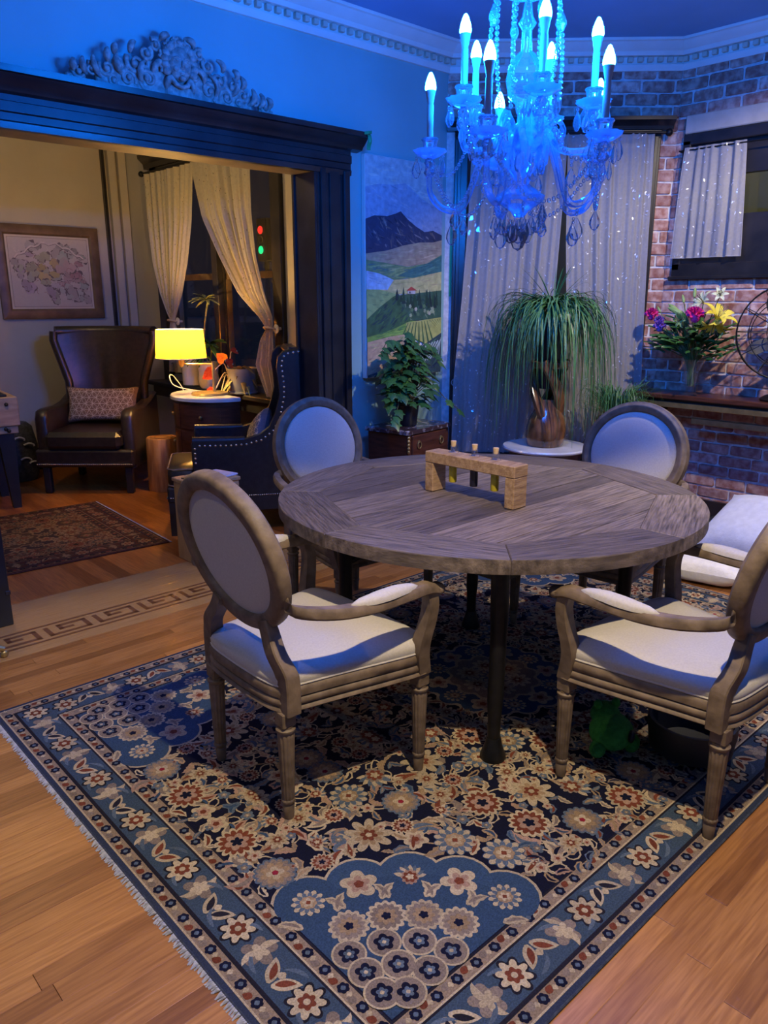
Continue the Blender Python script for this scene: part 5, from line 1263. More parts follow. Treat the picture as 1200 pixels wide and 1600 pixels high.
# ================================================================ SHELF, FLOWERS, FAN
t = thing('wall_shelf', 'dark wooden shelf with two aged brass rails along the brick wall', 'shelf', (5.257, 2.80, 0))
b = MB(); b.span((-.285, 0, .855), (-.0, -1.9, .888), .006); b.build('shelf_board', M['mahogany'], t)
b = MB(); b.span((-.270, -.03, .798), (-.255, -1.9, .835), .003); b.build('rail', M['brass_old'], t)
b = MB(); b.span((-.21, -.40, .695), (-.195, -1.9, .735), .003); b.build('rail', M['brass_old'], t)
b = MB(); b.span((-.252, -.05, .80), (-.24, -1.9, .855)); b.build('shelf_edge', M['black'], t)
for y in (-.10, -1.55):
    b = MB(); b.span((-.03, y - .02, .62), (-.0, y + .02, .855), .003); b.span((-.255, y - .015, .83), (-.0, y + .015, .855), .003); b.tube([(-.20, y, .835), (-.20, y, .71), (-.02, y, .66)], .008, 6); b.build('bracket', M['iron'], t)
VX, VY, VZ = 5.055, 2.435, .8885
t = thing('flower_vase', 'flared clear glass vase standing on the brick wall shelf', 'vase', (VX, VY, VZ))
b = MB(); b.lathe([(.0, .0), (.052, .0), (.054, .006), (.022, .020), (.018, .030), (.030, .045), (.036, .08), (.050, .16), (.082, .235), (.079, .236), (.047, .16), (.033, .08), (.026, .05), (.0, .045)], 24, mod=lambda th, z: 1 + .03 * cos(10 * th)); b.build('glass', M['glass'], t)
b = MB(); b.lathe([(.0, .05), (.026, .052), (.032, .08), (.043, .14), (.0, .14)], 20); b.build('water', M['glass'], t)
bq = thing('bouquet', 'mixed bouquet of yellow lilies and magenta carnations in the glass vase', 'flowers', (VX, VY, VZ))
stem_b = MB(); rr = random.Random(8)
def stem_to(p): stem_b.tube(spline([(rr.uniform(-.015, .015), rr.uniform(-.015, .015), .06), (p[0] * .15, p[1] * .15, .22), (p[0] * .6, p[1] * .6, .22 + (p[2] - .22) * .6), p], 4), .003, 5)
def carn(p, r, m, nm):
    b = MB()
    for k in range(34):
        a = k * 2.4; e = 1.45 - k / 34 * 1.6; d = Vector((cos(a) * cos(e), sin(a) * cos(e), sin(e))); s = d.orthogonal().normalized(); w = r * .35; q = d.cross(s)
        b.add([d * r * .25, d * r * .8 + s * w, d * r * 1.02 + q * w * .3, d * r * .85 - s * w, d * r * .95 + s * w * .4 - q * w * .3], [(0, 1, 4, 2), (0, 2, 3)])
    b.ell((0, 0, -r * .2), (r * .55, r * .55, r * .6), 10, 6)
    o = b.build(nm, m, bq, angle=None); o.location = p; stem_to(p)
def lily(p, r, m, aim):
    b = MB(); d = Vector(aim).normalized(); R = d.to_track_quat('Z', 'Y').to_matrix()
    for k in range(6):
        a = k * pi / 3; V = []
        for i in range(7):
            q = i / 6; rad = r * (.08 + .9 * q ** 1.3); z = r * (.9 * q - .55 * q ** 3); w = r * .20 * sin(pi * (q * .92 + .06)) ** .8
            for s in (-1, 0, 1): V.append(R @ Vector((cos(a) * rad - sin(a) * w * s, sin(a) * rad + cos(a) * w * s, z + (0 if s else -.01 * r * 4))))
        b.add(V, [f for i in range(6) for f in ((i * 3, i * 3 + 1, i * 3 + 4, i * 3 + 3), (i * 3 + 1, i * 3 + 2, i * 3 + 5, i * 3 + 4))])
    o = b.build('lily', m, bq, angle=None); o.location = p; stem_to(p)
    b = MB()
    for k in range(5): e = R @ Vector((cos(k * 1.25) * r * .2, sin(k * 1.25) * r * .2, r * .75)); b.tube([(0, 0, 0), e], .0015, 4); b.ell(e, (.005, .005, .004), 6, 4)
    b.build('stamen', M['dull_leaf'], o)
def bud(p, L, aim):
    b = MB(); d = Vector(aim).normalized(); R = d.to_track_quat('Z', 'Y').to_matrix(); b.lathe([(.0, -L / 2), (L * .12, -L * .4), (L * .17, -.1 * L), (L * .12, L * .3), (.0, L / 2)], 9, R=R); o = b.build('bud', M['bud'], bq); o.location = p; stem_to(Vector(p) - d * L * .45)
def F_(y, z, dx=0): return Vector((-.03 + dx, y * 1.0, z - .012 + .012))
carn(F_(.300, .520, -.02), .048, M['petal_pink'], 'carnation'); carn(F_(-.050, .520, -.10), .058, M['petal_pink'], 'carnation'); carn(F_(-.01, .535, -.07), .042, M['petal_pink'], 'carnation'); carn(F_(.20, .445, -.08), .045, M['petal_purple'], 'statice'); carn(F_(.235, .48, -.03), .035, M['petal_purple'], 'statice')
lily(F_(-.19, .50, -.10), .125, M['petal_yellow'], (-.2, -.6, .9)); lily(F_(-.185, .49, -.10), .125, M['petal_yellow'], (-.35, -.1, -1)); lily(F_(-.055, .60, -.02), .08, M['petal_cream'], (-.6, .3, .5)); lily(F_(-.15, .645, .0), .055, M['petal_cream'], (-.7, -.3, .4)); lily(F_(.03, .495, -.12), .06, M['bud'], (-.8, .3, -.1))
bud(F_(.12, .55, -.05), .11, (-.1, .9, .35)); bud(F_(.02, .665), .07, (0, 0, 1)); bud(F_(.095, .625), .06, (0, .3, 1)); bud(F_(.16, .57), .08, (-.2, .8, .5)); bud(F_(-.22, .40, -.08), .05, (0, -.5, .8)); bud(F_(.26, .555), .05, (0, .5, .8))
lg = MB(); lg.grid(lambda u, v: ((u - .5) * .32 * sin(pi * (v * .93 + .05)), v, -.35 * (u - .5) ** 2 - .25 * v * v), 4, 7); lf = lg.mesh('leaf', M['leaf'], 60)
for k in range(130):
    a = rr.uniform(0, 2 * pi); el = rr.uniform(-.35, 1.35); R_ = rr.uniform(.05, .20); p = Vector((cos(a) * cos(el) * R_ * .7 - .03, sin(a) * cos(el) * R_ * 1.25 + .02, .30 + sin(el) * R_ * .95)); p.x = min(p.x, .03)
    d = Vector((cos(a) - .3, sin(a), rr.uniform(.2, .9))); d.x = min(d.x, .25); d = d.normalized(); y = d; x = y.cross(Vector((0, 0, 1))).normalized(); z = x.cross(y)
    o = obj('leaf', lf, bq); o.matrix_basis = Matrix.Translation(p) @ Matrix((x, y, z)).transposed().to_4x4() @ Matrix.Scale(rr.uniform(.08, .15), 4)
    if k % 4 == 0: stem_to(p)
stem_b.build('stem', M['leaf'], bq)
FX, FY, FZ2 = 5.06, 1.86, 1.215
t = thing('desk_fan', 'black wire cage fan on the brick wall shelf, cut by the picture edge', 'fan', (FX, FY, .8885))
R = Vector((-.86, -.42, .10)).to_track_quat('Z', 'Y').to_matrix(); CZ = FZ2 - .8885 + .10
def fp(x, y, z): return R @ Vector((x, y, z)) + Vector((0, 0, CZ))
b = MB()
for (r, z, w) in ((.285, .03, .005), (.285, -.03, .004), (.22, .065, .003), (.12, .075, .003), (.05, .078, .006), (.2, -.06, .003)):
    b.tube([fp(r * cos(a), r * sin(a), z) for a in [2 * pi * k / 40 for k in range(40)]], w, 6, closed=True)
for k in range(12):
    a = 2 * pi * k / 12; c_, s_ = cos(a), sin(a); b.tube([fp(r * c_, r * s_, z) for r, z in ((.04, .078), (.12, .076), (.22, .066), (.285, .03), (.285, -.03), (.2, -.06), (.06, -.07))], .0026, 5)
b.build('wire_cage', M['iron'], t)
for k in range(4):
    a = 2 * pi * k / 4 + .5; bb_ = MB(); V = []
    for i in range(7):
        for j in range(5):
            q = i / 6; r = lerp(.05, .245, q); w = .36 * (sin(pi * (q * .8 + .16)) ** .7) * (j / 4 - .4) * 1.5; V.append(fp(r * cos(a + w), r * sin(a + w), .035 * (j / 4 - .5)))
    bb_.add(V, [(i * 5 + j, i * 5 + j + 1, (i + 1) * 5 + j + 1, (i + 1) * 5 + j) for i in range(6) for j in range(4)]); bb_.build('blade', M['black'], t)
b = MB(); b.tube([fp(0, 0, -.16), fp(0, 0, -.14), fp(0, 0, -.05), fp(0, 0, .02), fp(0, 0, .05)], [.03, .06, .065, .035, .02], 14); b.build('motor', M['black'], t)
b = MB(); q = fp(0, 0, -.10); b.tube([q, (q.x, q.y, .06)], .016, 10); b.lathe([(.0, .0), (.10, .0), (.105, .01), (.08, .03), (.03, .05), (.0, .055)], 20, (q.x * .8, q.y * .8, 0)); b.build('stand', M['iron'], t)

# ================================================================ PET BED
t = thing('pet_bed', 'low black pet bed frame against the brick wall, behind white cushions', 'pet bed', (4.60, 1.62, 0), radians(-4))
b = MB(); b.span((.10, -.62, .03), (.16, .38, .26), .012); b.span((-.38, .33, .03), (.16, .40, .20), .012); b.span((-.38, -.62, .03), (.16, .40, .07), .01); b.build('bed_frame', M['black'], t)
b = MB(); b.span((.092, -.60, .225), (.10, .36, .235), .002); b.build('frame_line', M['navy_leather'], t)
for (x, y) in ((-.34, -.58), (.12, -.58), (-.34, .36), (.12, .36)): b = MB(); b.lathe([(.0, 0), (.018, 0), (.02, .035), (.0, .035)], 10, (x, y, 0)); b.build('foot', M['black'], t)
def pillow(root, name, m, size, loc, rot, puff=1.0, seed=0, nu=22):
    rr = random.Random(seed); sx, sy, sz = size; k1, k2 = rr.uniform(0, 6), rr.uniform(0, 6)
    def f(sg):
        def g(u, v):
            x, y = 2 * u - 1, 2 * v - 1; e = max(0.0, (1 - abs(x) ** 3) * (1 - abs(y) ** 3)) ** .62
            pin = 1 - .10 * (1 - abs(x) ** 2) * abs(y) ** 6 ; pin2 = 1 - .10 * (1 - abs(y) ** 2) * abs(x) ** 6
            return Vector((x * sx / 2 * pin2, y * sy / 2 * pin, sg * sz / 2 * e * puff * (1 + .06 * sin(5 * x + k1) * sin(4 * y + k2))))
        return g
    b = MB(); b.grid(f(1), nu, nu); st = len(b.f); b.grid(f(-1), nu, nu); b.f[st:] = [q[::-1] for q in b.f[st:]]
    o = b.build(name, m, root, angle=70); o.location = loc; o.rotation_euler = rot; return o
o = pillow(None, 'white_cushion', M['white_cloth'], (.54, .70, .24), (4.43, 1.58, .24), (0, radians(-24), radians(-4)), seed=3); tag(o, 'big white fleece cushion slumped in the black pet bed', 'cushion')
o = pillow(None, 'small_white_cushion', M['white_cloth'], (.26, .42, .15), (4.02, 1.74, .075), (0, radians(4), radians(14)), seed=5); tag(o, 'flat pale cushion lying on the floor just past the rug end', 'cushion')
o = pillow(None, 'small_white_cushion', M['white_cloth'], (.24, .36, .12), (4.03, 1.30, .062), (0, radians(0), radians(-10)), seed=6); tag(o, 'crumpled pale cushion on the floor seen under the chair arm', 'cushion')
# ================================================================ PARLOUR
# framed map
t = thing('framed_map', 'antique coloured map in a wide walnut frame on the parlour wall', 'picture', (2.675, 7.279, 1.740))
fw, fh = .90, .79
b = MB(); fr_ = [(0, 0), (.0, -.028), (.02, -.034), (.07, -.030), (.085, -.018), (.088, 0)]
cor = [(-fw / 2, -fh / 2), (fw / 2, -fh / 2), (fw / 2, fh / 2), (-fw / 2, fh / 2)]
for k in range(4):
    p, q = cor[k], cor[(k + 1) % 4]; ix = lambda c: Vector((-1 if c[0] > 0 else 1, 0, -1 if c[1] > 0 else 1))
    b.sweep([Vector((p[0], 0, p[1])), Vector((q[0], 0, q[1]))], fr_, [(ix(p), (0, 1, 0)), (ix(q), (0, 1, 0))])
b.build('frame', M['frame_wood'], t, angle=30)
cl = Cloth(0, .0003); mw, mh = .725, .62; rr = random.Random(6)
def blob(x, y, r, col, L, n=26, amp=.25, sy=1.0):
    ph = [rr.uniform(0, 6) for _ in range(4)]; cl.put([(max(-mw / 2 + .02, min(mw / 2 - .02, x + cos(a) * r * (1 + amp * sin(2 * a + ph[0]) + amp * .6 * sin(5 * a + ph[1]) + amp * .3 * sin(9 * a + ph[2])))), max(-mh / 2 + .02, min(mh / 2 - .02, y + sy * sin(a) * r * (1 + amp * sin(2 * a + ph[0]) + amp * .6 * sin(5 * a + ph[1]) + amp * .3 * sin(9 * a + ph[2]))))) for a in [2 * pi * k / n for k in range(n)]], col, L)
cl.rect(-mw / 2, -mh / 2, mw / 2, mh / 2, (.62, .55, .46), 0); cl.rect(-mw / 2 + .017, -mh / 2 + .017, mw / 2 - .017, mh / 2 - .017, (.22, .17, .16), 1); cl.rect(-mw / 2 + .021, -mh / 2 + .021, mw / 2 - .021, mh / 2 - .021, (.46, .40, .36), 2)
def region(x, y):
    if y > .17 or x < -.27: return ((.30, .27, .25), (.38, .34, .32))
    if hypot(x + .06, y - .03) < .13: return ((.46, .36, .16), (.44, .33, .18), (.36, .34, .24))
    if x > .05 and abs(y + .01) < .09: return ((.38, .22, .22), (.42, .30, .28))
    if x > .05: return ((.33, .35, .31), (.38, .37, .33), (.42, .36, .33))
    return ((.38, .30, .34), (.42, .36, .36), (.34, .33, .27))
for k in range(120):
    x, y = rr.uniform(-.30, .30), rr.uniform(-.23, .23)
    if y > .15 + .1 * (1 - (x / .3) ** 2) or (x < -.05 and y < -.16) or hypot(x + .02, (y + .1) * .5) < .028: continue
    r = rr.uniform(.022, .046); sy_ = rr.uniform(.6, 1.2); blob(x, y, r + .0016, (.16, .12, .12), 3 + k % 3 * 2, 18, .22, sy_); blob(x, y, r, rr.choice(region(x, y)), 4 + k % 3 * 2, 18, .22, sy_)
for k in range(46):
    x, y = rr.uniform(-.3, .3), rr.uniform(-.25, .25); a = rr.uniform(0, 6); cl.vine([(x + i * .012 * cos(a + .5 * sin(i + k)), y + i * .012 * sin(a + .5 * sin(i + k))) for i in range(rr.randint(3, 7)) if abs(x + i * .012 * cos(a)) < .3 and abs(y + i * .012 * sin(a)) < .24], .0013, rr.choice(((.12, .09, .09), (.25, .08, .08), (.6, .52, .45))), 9)
arc = [(-.30 + .6 * i / 20, .12 + .13 * sin(pi * i / 20) + .012 * sin(i * 1.7)) for i in range(21)]; cl.vine(arc, .006, (.58, .50, .45), 10); cl.vine([(x, y - .012) for x, y in arc], .0016, (.12, .09, .10), 11)
o = cl.b.build('map_print', M['print'], t, angle=None); o.rotation_euler = (pi / 2, 0, 0); o.location = (0, -.012, 0)

def nails(pts, r, name, root, step, dirv_):
    b = MB(); d = Vector(dirv_)
    P = [Vector(p) for p in pts]; acc = 0; out = [P[0]]
    for i in range(len(P) - 1):
        L = (P[i + 1] - P[i]).length; s = step - acc
        while s <= L: out.append(P[i].lerp(P[i + 1], s / L)); s += step
        acc = L - (s - step)
    for p in out: b.ell(p, (r if not d.x else r * .6, r if not d.y else r * .6, r), 8, 5)
    return b.build(name, M['nail'], root)
def extr(b, out, axis, a0, a1, ch=.012):
    """solid from an outline in the other two axes, edges eased"""
    n = len(out); cx = sum(p[0] for p in out) / n; cy = sum(p[1] for p in out) / n
    def ring(a, k):
        R_ = []
        for p in out:
            d = hypot(p[0] - cx, p[1] - cy) or 1; q = (p[0] - (p[0] - cx) / d * k, p[1] - (p[1] - cy) / d * k)
            R_.append((q[0], a, q[1]) if axis == 'y' else ((a, q[0], q[1]) if axis == 'x' else (q[0], q[1], a)))
        return R_
    V = ring(a0, ch) + ring(a0 + ch, 0) + ring(a1 - ch, 0) + ring(a1, ch); F = [tuple(range(n))[::-1], tuple(3 * n + k for k in range(n))]
    for i in range(3):
        for k in range(n): F.append((i * n + k, i * n + (k + 1) % n, (i + 1) * n + (k + 1) % n, (i + 1) * n + k))
    b.add(V, F)
# wing chair against the far wall: local +x forward, origin at its middle
ca = thing('leather_wing_chair', 'tall brown leather wing chair standing against the parlour wall below the map', 'armchair', (2.60, 6.32, 0), radians(227))
hw = .40
b = MB()                                                               # tall flared back
def backf(u, v):
    y = (2 * u - 1); z = lerp(.42, 1.25, v); w = interp([(0, .33), (.25, .315), (.5, .32), (.75, .385), (.93, .43), (1.0, .42)], v)[0]
    x = -.27 - .10 * v + .09 * abs(y) ** 2.2 * (1 + .5 * v) + (.010 * (cos(14 * y) * (abs(y) < .35)) * (1 - v))
    return Vector((x, y * w, z - .02 * (1 - abs(y)) * 0 + (.0 if v < 1 else 0)))
def backr(u, v): p = backf(u, v); return Vector((p.x - .09 - .03 * (1 - abs(2 * u - 1)), p.y * 1.01, p.z + (.01 if v > .98 else 0)))
nu, nv = 28, 20
b.grid(backf, nu, nv); st = len(b.f); b.grid(backr, nu, nv); b.f[st:] = [q[::-1] for q in b.f[st:]]
o_ = (nu + 1) * (nv + 1); ed = [i for i in range(nu + 1)] + [(j + 1) * (nu + 1) - 1 for j in range(1, nv + 1)] + [nv * (nu + 1) + i for i in range(nu - 1, -1, -1)] + [j * (nu + 1) for j in range(nv - 1, 0, -1)]
b.f += [(ed[k], ed[k] + o_, ed[(k + 1) % len(ed)] + o_, ed[(k + 1) % len(ed)]) for k in range(len(ed))]; b.c += [None] * len(ed)
b.build('backrest', M['leather'], ca, angle=60)
b = MB(); b.tube([backf(i / nu, 1) + Vector((-.045, 0, .0)) for i in range(nu + 1)], .045, 10); b.build('top_roll', M['leather'], ca, angle=60)
for s in (1, -1):
    b = MB(); b.tube([backf(.5 + s * .5, j / 12) + Vector((-.02, s * .0, 0)) for j in range(13)], [.035] * 13, 8); b.build('wing', M['leather'], ca, angle=60)
    b = MB(); extr(b, [(-.36, .20), (.36, .20), (.37, .60), (.34, .66), (.28, .672), (.05, .665), (-.18, .69), (-.34, .74)], 'y', s * .34 - .05, s * .34 + .05, .02); arm = b.build('arm', M['leather'], ca, angle=50)
b = MB(); b.span((-.34, -.30, .36), (.44, .30, .50), .035); b.build('seat_cushion', M['leather'], ca, angle=60)
b = MB(); b.span((-.36, -.39, .22), (.42, .39, .36), .015); b.build('seat_base', M['leather'], ca)
nails([(.422, -.38, .245), (.422, .38, .245)], .006, 'nailhead_trim', ca, .016, (1, 0, 0))
for (x, y) in ((.36, -.33), (.36, .33), (-.33, -.33), (-.33, .33)): b = MB(); b.box((x, y, .11), (.055, .055, .22), None, .006); b.build('leg', M['dark'], ca)
# patterned pillow on it
def star_pillow(name, label, size, M4, c0, c1, puff=1.0):
    t = thing(name, label, 'pillow'); t.matrix_world = M4; t.rotation_mode = 'XYZ'
    sx, sy, sz = size
    def f(x, y, sg, up=0.0):
        e = max(0.0, (1 - x ** 4) * (1 - y ** 4)) ** .5; pin = 1 - .17 * (1 - x * x) * y ** 6; pin2 = 1 - .10 * (1 - y * y) * x ** 6
        return Vector((x * sx / 2 * pin2, y * sy / 2 * pin, sg * (sz / 2 * e * puff + up)))
    n = 20; b = MB(); b.grid(lambda u, v: f(2 * u - 1, 2 * v - 1, 1), n, n); st = len(b.f); b.grid(lambda u, v: f(2 * u - 1, 2 * v - 1, -1), n, n); b.f[st:] = [q[::-1] for q in b.f[st:]]
    b.build('pillow_body', c0, t, angle=70)
    b = MB(); R_ = .058; dx, dy = R_ * 1.5, R_ * sqrt(3)
    def ln(p, q, w):
        m_ = 4; P = [(lerp(p[0], q[0], i / m_), lerp(p[1], q[1], i / m_)) for i in range(m_ + 1)]; d = Vector((q[0] - p[0], q[1] - p[1])); d.normalize()
        for i in range(m_):
            pp_ = [(P[i][0] - d.y * w, P[i][1] + d.x * w), (P[i + 1][0] - d.y * w, P[i + 1][1] + d.x * w), (P[i + 1][0] + d.y * w, P[i + 1][1] - d.x * w), (P[i][0] + d.y * w, P[i][1] - d.x * w)]
            if all(abs(a) < sx / 2 * .93 and abs(c) < sy / 2 * .93 for a, c in pp_): b.poly([f(a / (sx / 2), c / (sy / 2), 1, .0016) for a, c in reversed(pp_)])
    for i in range(-8, 9):
        for j in range(-6, 7):
            x, y = i * dx, j * dy + (dy / 2 if i % 2 else 0)
            for k in range(6):
                a, a2 = k * pi / 3, (k + 1) * pi / 3; ln((x, y), (x + R_ * cos(a), y + R_ * sin(a)), .0022); ln((x + R_ * cos(a), y + R_ * sin(a)), (x + R_ * .58 * cos(a + pi / 6), y + R_ * .58 * sin(a + pi / 6)), .0016); ln((x + R_ * cos(a), y + R_ * sin(a)), (x + R_ * .58 * cos(a - pi / 6), y + R_ * .58 * sin(a - pi / 6)), .0016)
    b.build('star_pattern', c1, t, 'stuff', angle=None)
    return t
M['brown_cloth'] = mat('brown_cloth', (.20, .12, .075), (.26, .16, .10), .9, 60, bump=.2)
M['pale_thread'] = mat('pale_thread', (.62, .50, .36), None, .8, 40)
M['blue_cloth'] = mat('blue_grey_cloth', (.09, .10, .15), (.12, .13, .18), .9, 60, bump=.2)
A2 = Matrix.Translation((2.60, 6.32, 0)) @ Matrix.Rotation(radians(227), 4, 'Z')
def upright(x, y, z, yaw, lean, roll=0): return A2 @ Matrix.Translation((x, y, z)) @ Matrix.Rotation(yaw, 4, 'Z') @ Matrix.Rotation(-lean, 4, 'Y') @ Matrix(((0, 0, 1, 0), (1, 0, 0, 0), (0, 1, 0, 0), (0, 0, 0, 1))) @ Matrix.Rotation(roll, 4, 'Z')
star_pillow('lumbar_pillow', 'brown lumbar pillow with pale star lattice on the tall leather wing chair', (.62, .31, .15), upright(-.09, .0, .655, 0, radians(14)), M['brown_cloth'], M['pale_thread'])
# cedar stump
t = thing('stump_stool', 'reddish cedar log stool between the two leather wing chairs', 'stool', (2.86, 5.765, 0))
b = MB(); b.lathe([(.0, 0), (.125, 0), (.128, .01), (.126, .2), (.122, .425), (.115, .434), (.0, .435)], 28, mod=lambda th, z: 1 + .025 * sin(3 * th + 1) + .015 * sin(7 * th)); b.build('log', M['stump'], t)
b = MB(); b.tube([(.06 * cos(a), .06 * sin(a), .4355) for a in [2 * pi * k / 24 for k in range(24)]], .0016, 4, closed=True); b.tube([(.092 * cos(a), .09 * sin(a), .4355) for a in [2 * pi * k / 24 for k in range(24)]], .0016, 4, closed=True); b.build('growth_ring', M['inlay'], t)

# half-round chest, lamp
dr = thing('half_round_chest', 'half round mahogany chest with marble top under the glowing lamp', 'chest', (3.075, 5.25, 0))
def half(rx, ry, n=20): return [(0, ry)] + [(-rx * sin(pi * k / n), ry * cos(pi * k / n)) for k in range(1, n)] + [(0, -ry)]
b = MB(); b.prism(half(.30, .345), .10, .785); b.build('carcass', M['mahogany'], dr, angle=30)
b = MB(); b.prism(half(.33, .36), .785, .815, .008); b.build('marble_top', M['marble_white'], dr, angle=30)
for (k0, k1) in ((3, 10), (10, 17)):
    for (za, zb) in ((.58, .76), (.36, .56), (.13, .34)):
        b = MB(); P = [(-.308 * sin(pi * k / 20), .343 * cos(pi * k / 20)) for k in range(k0, k1 + 1)]; P2 = [(x * .95, y * .95) for x, y in P]
        P[0] = (lerp(P[0][0], P[1][0], .1), lerp(P[0][1], P[1][1], .1)); P[-1] = (lerp(P[-1][0], P[-2][0], .1), lerp(P[-1][1], P[-2][1], .1)); b.prism(P + P2[::-1], za, zb, 0); d_ = b.build('drawer', M['mahogany'], dr, angle=30)
        m_ = P[len(P) // 2]; b = MB(); b.ell((m_[0] * 1.02, m_[1] * 1.02, (za + zb) / 2), (.014, .014, .014), 8, 6); b.build('knob', M['brass_old'], d_)
for (x, y) in ((-.22, 0), (-.04, .28), (-.04, -.28)): b = MB(); b.lathe([(.0, 0), (.016, 0), (.028, .10), (.0, .10)], 10, (x, y, 0)); b.build('foot', M['mahogany'], dr)
lp = thing('table_lamp', 'brass swing arm lamp with glowing yellow drum shade', 'lamp', (3.0, 5.20, .8155))
b = MB(); b.lathe([(.0, 0), (.135, 0), (.138, .006), (.132, .016), (.02, .022), (.0, .022)], 32); b.build('base', M['brass'], lp)
u = Vector((-.678 * .0 - .735, .678, 0)).normalized(); L_ = .235
b = MB(); b.tube([(.03, -.02, .02), (.03, -.02, .24)], .012, 10); b.build('pole', M['brass'], lp)
e = Vector((.03, -.02, 0)) + u * L_
b = MB(); b.tube([(.03, -.02, .225), e + Vector((0, 0, .225))], .008, 8); b.build('swing_arm', M['brass'], lp)
b = MB(); b.lathe([(.0, .20), (.010, .205), (.022, .225), (.026, .30), (.024, .305), (.0, .305)], 14, (e.x, e.y, 0)); b.build('socket', M['brass'], lp)
m_, t_, b_ = base_mat('yellow_shade'); out = t_.nodes['Material Output']; t_.nodes.remove(b_)
d1 = nd(t_, 'ShaderNodeBsdfDiffuse'); d1.inputs[0].default_value = (.85, .44, .04, 1); d2 = nd(t_, 'ShaderNodeBsdfTranslucent'); d2.inputs[0].default_value = (.88, .44, .035, 1)
mx_ = nd(t_, 'ShaderNodeMixShader'); mx_.inputs[0].default_value = .6; t_.links.new(d1.outputs[0], mx_.inputs[1]); t_.links.new(d2.outputs[0], mx_.inputs[2]); t_.links.new(mx_.outputs[0], out.inputs[0])
b = MB(); P0 = [(.185, .275), (.187, .274), (.174, .475), (.172, .476)]
b.grid(lambda uu, vv: Vector((e.x + lerp(.186, .172, vv) * cos(2 * pi * uu), e.y + lerp(.186, .172, vv) * sin(2 * pi * uu), lerp(.272, .478, vv))), 40, 4, wrap=True); b.build('shade', m_, lp, angle=60)
for (r, z) in ((.186, .272), (.172, .478)): b = MB(); b.tube([(e.x + r * cos(a), e.y + r * sin(a), z) for a in [2 * pi * k / 40 for k in range(40)]], .003, 6, closed=True); b.build('shade_rim', M['white_trim'], lp)
b = MB(); 
for k in range(3): a = k * 2.1; b.tube([(e.x, e.y, .31), (e.x + .183 * cos(a), e.y + .183 * sin(a), .30)], .002, 4)
b.build('shade_spider', M['brass'], lp)
b = MB(); b.ell((e.x, e.y, .36), (.028, .028, .04), 12, 8); b.build('lamp_bulb', emit('warm_bulb', (1, .62, .18), 90), lp)
lo = lamp('table_lamp_light', 'POINT', (3.0 + e.x, 5.20 + e.y, .8155 + .42), (1, .60, .18), 42, .03)
b = MB(); b.tube(spline([(.06, .05, .012), (.0, .22, .012), (-.12, .32, .05), (-.13, .37, .12), (-.06, .42, .10), (.04, .44, -.1), (.05, .44, -.7)], 5), .004, 6); o = b.build('power_cord', M['white_trim'], lp)

# pots on the parlour sill
def crown_plant(root, m, n, r, z0, up, seed, wl=.02, droop=.5):
    rr = random.Random(seed); b = MB(); b.grid(lambda u, v: ((u - .5) * .30 * sin(pi * (v * .92 + .06)), v, -.25 * (u - .5) ** 2 - droop * v * v), 2, 6); me = b.mesh('leaf', m, 60)
    for k in range(n):
        a = rr.uniform(0, 2 * pi); d = Vector((cos(a), sin(a), rr.uniform(-.1, 1.1) * up)).normalized(); x = d.cross(Vector((0, 0, 1))).normalized(); z = x.cross(d)
        if d.x > .3: d.x *= .3
        o = obj('leaf', me, root); o.matrix_basis = Matrix.Translation((rr.uniform(-.01, .01), rr.uniform(-.01, .01), z0 + rr.uniform(-.05, .02))) @ Matrix((x, d, z)).transposed().to_4x4() @ Matrix.Scale(r * rr.uniform(.7, 1.1), 4)
SX = 3.345; SZ = .7925
t = thing('potted_dracaena', 'tall bare stemmed plant in a white ruffled pot on the parlour sill', 'plant', (SX - .01, 5.78, SZ))
b = MB(); b.lathe([(.0, 0), (.062, 0), (.078, .02), (.086, .07), (.080, .12), (.088, .20), (.092, .215), (.084, .215), (.076, .19), (.0, .19)], 24, mod=lambda th, z: 1 + .02 * sin(8 * th + 20 * z)); b.build('pot', M['white_ceramic'], t)
b = MB(); b.tube(spline([(0, 0, .18), (-.01, .02, .4), (.0, -.02, .62), (.01, -.05, .72)], 5), .008, 7); b.tube(spline([(.01, .0, .18), (.02, -.03, .28), (.02, -.05, .36)], 4), .008, 7); b.build('stem', M['pale_leaf'], t)
b = MB(); b.grid(lambda u, v: ((u - .5) * .26 * sin(pi * (v * .92 + .06)), v, -.25 * (u - .5) ** 2 - .5 * v * v), 2, 6); me1 = b.mesh('leaf', M['pale_leaf'], 60); me2 = me1.copy(); me2.materials.clear(); me2.materials.append(M['leaf']); rr = random.Random(2)
for (cx, cy, cz, n, me, r) in ((.01, -.05, .72, 22, me1, .13), (.02, -.05, .36, 34, me2, .19), (-.02, -.0, .27, 20, me2, .15)):
    for k in range(n):
        a = rr.uniform(0, 2 * pi); d = Vector((cos(a) * .7, sin(a), rr.uniform(-.2, 1))).normalized(); x = d.cross(Vector((0, 0, 1))).normalized(); z = x.cross(d)
        if d.x > .25: continue
        o = obj('leaf', me, t); o.matrix_basis = Matrix.Translation((cx - .02, cy, cz)) @ Matrix((x, d, z)).transposed().to_4x4() @ Matrix.Scale(r * rr.uniform(.7, 1.1), 4)
t = thing('white_planter', 'plain white planter with small cactus, half hidden behind the yellow lamp shade', 'plant pot', (SX, 6.06, SZ))
b = MB(); b.lathe([(.0, 0), (.075, 0), (.088, .01), (.095, .24), (.090, .24), (.082, .21), (.0, .21)], 24); b.build('pot', M['white_trim'], t)
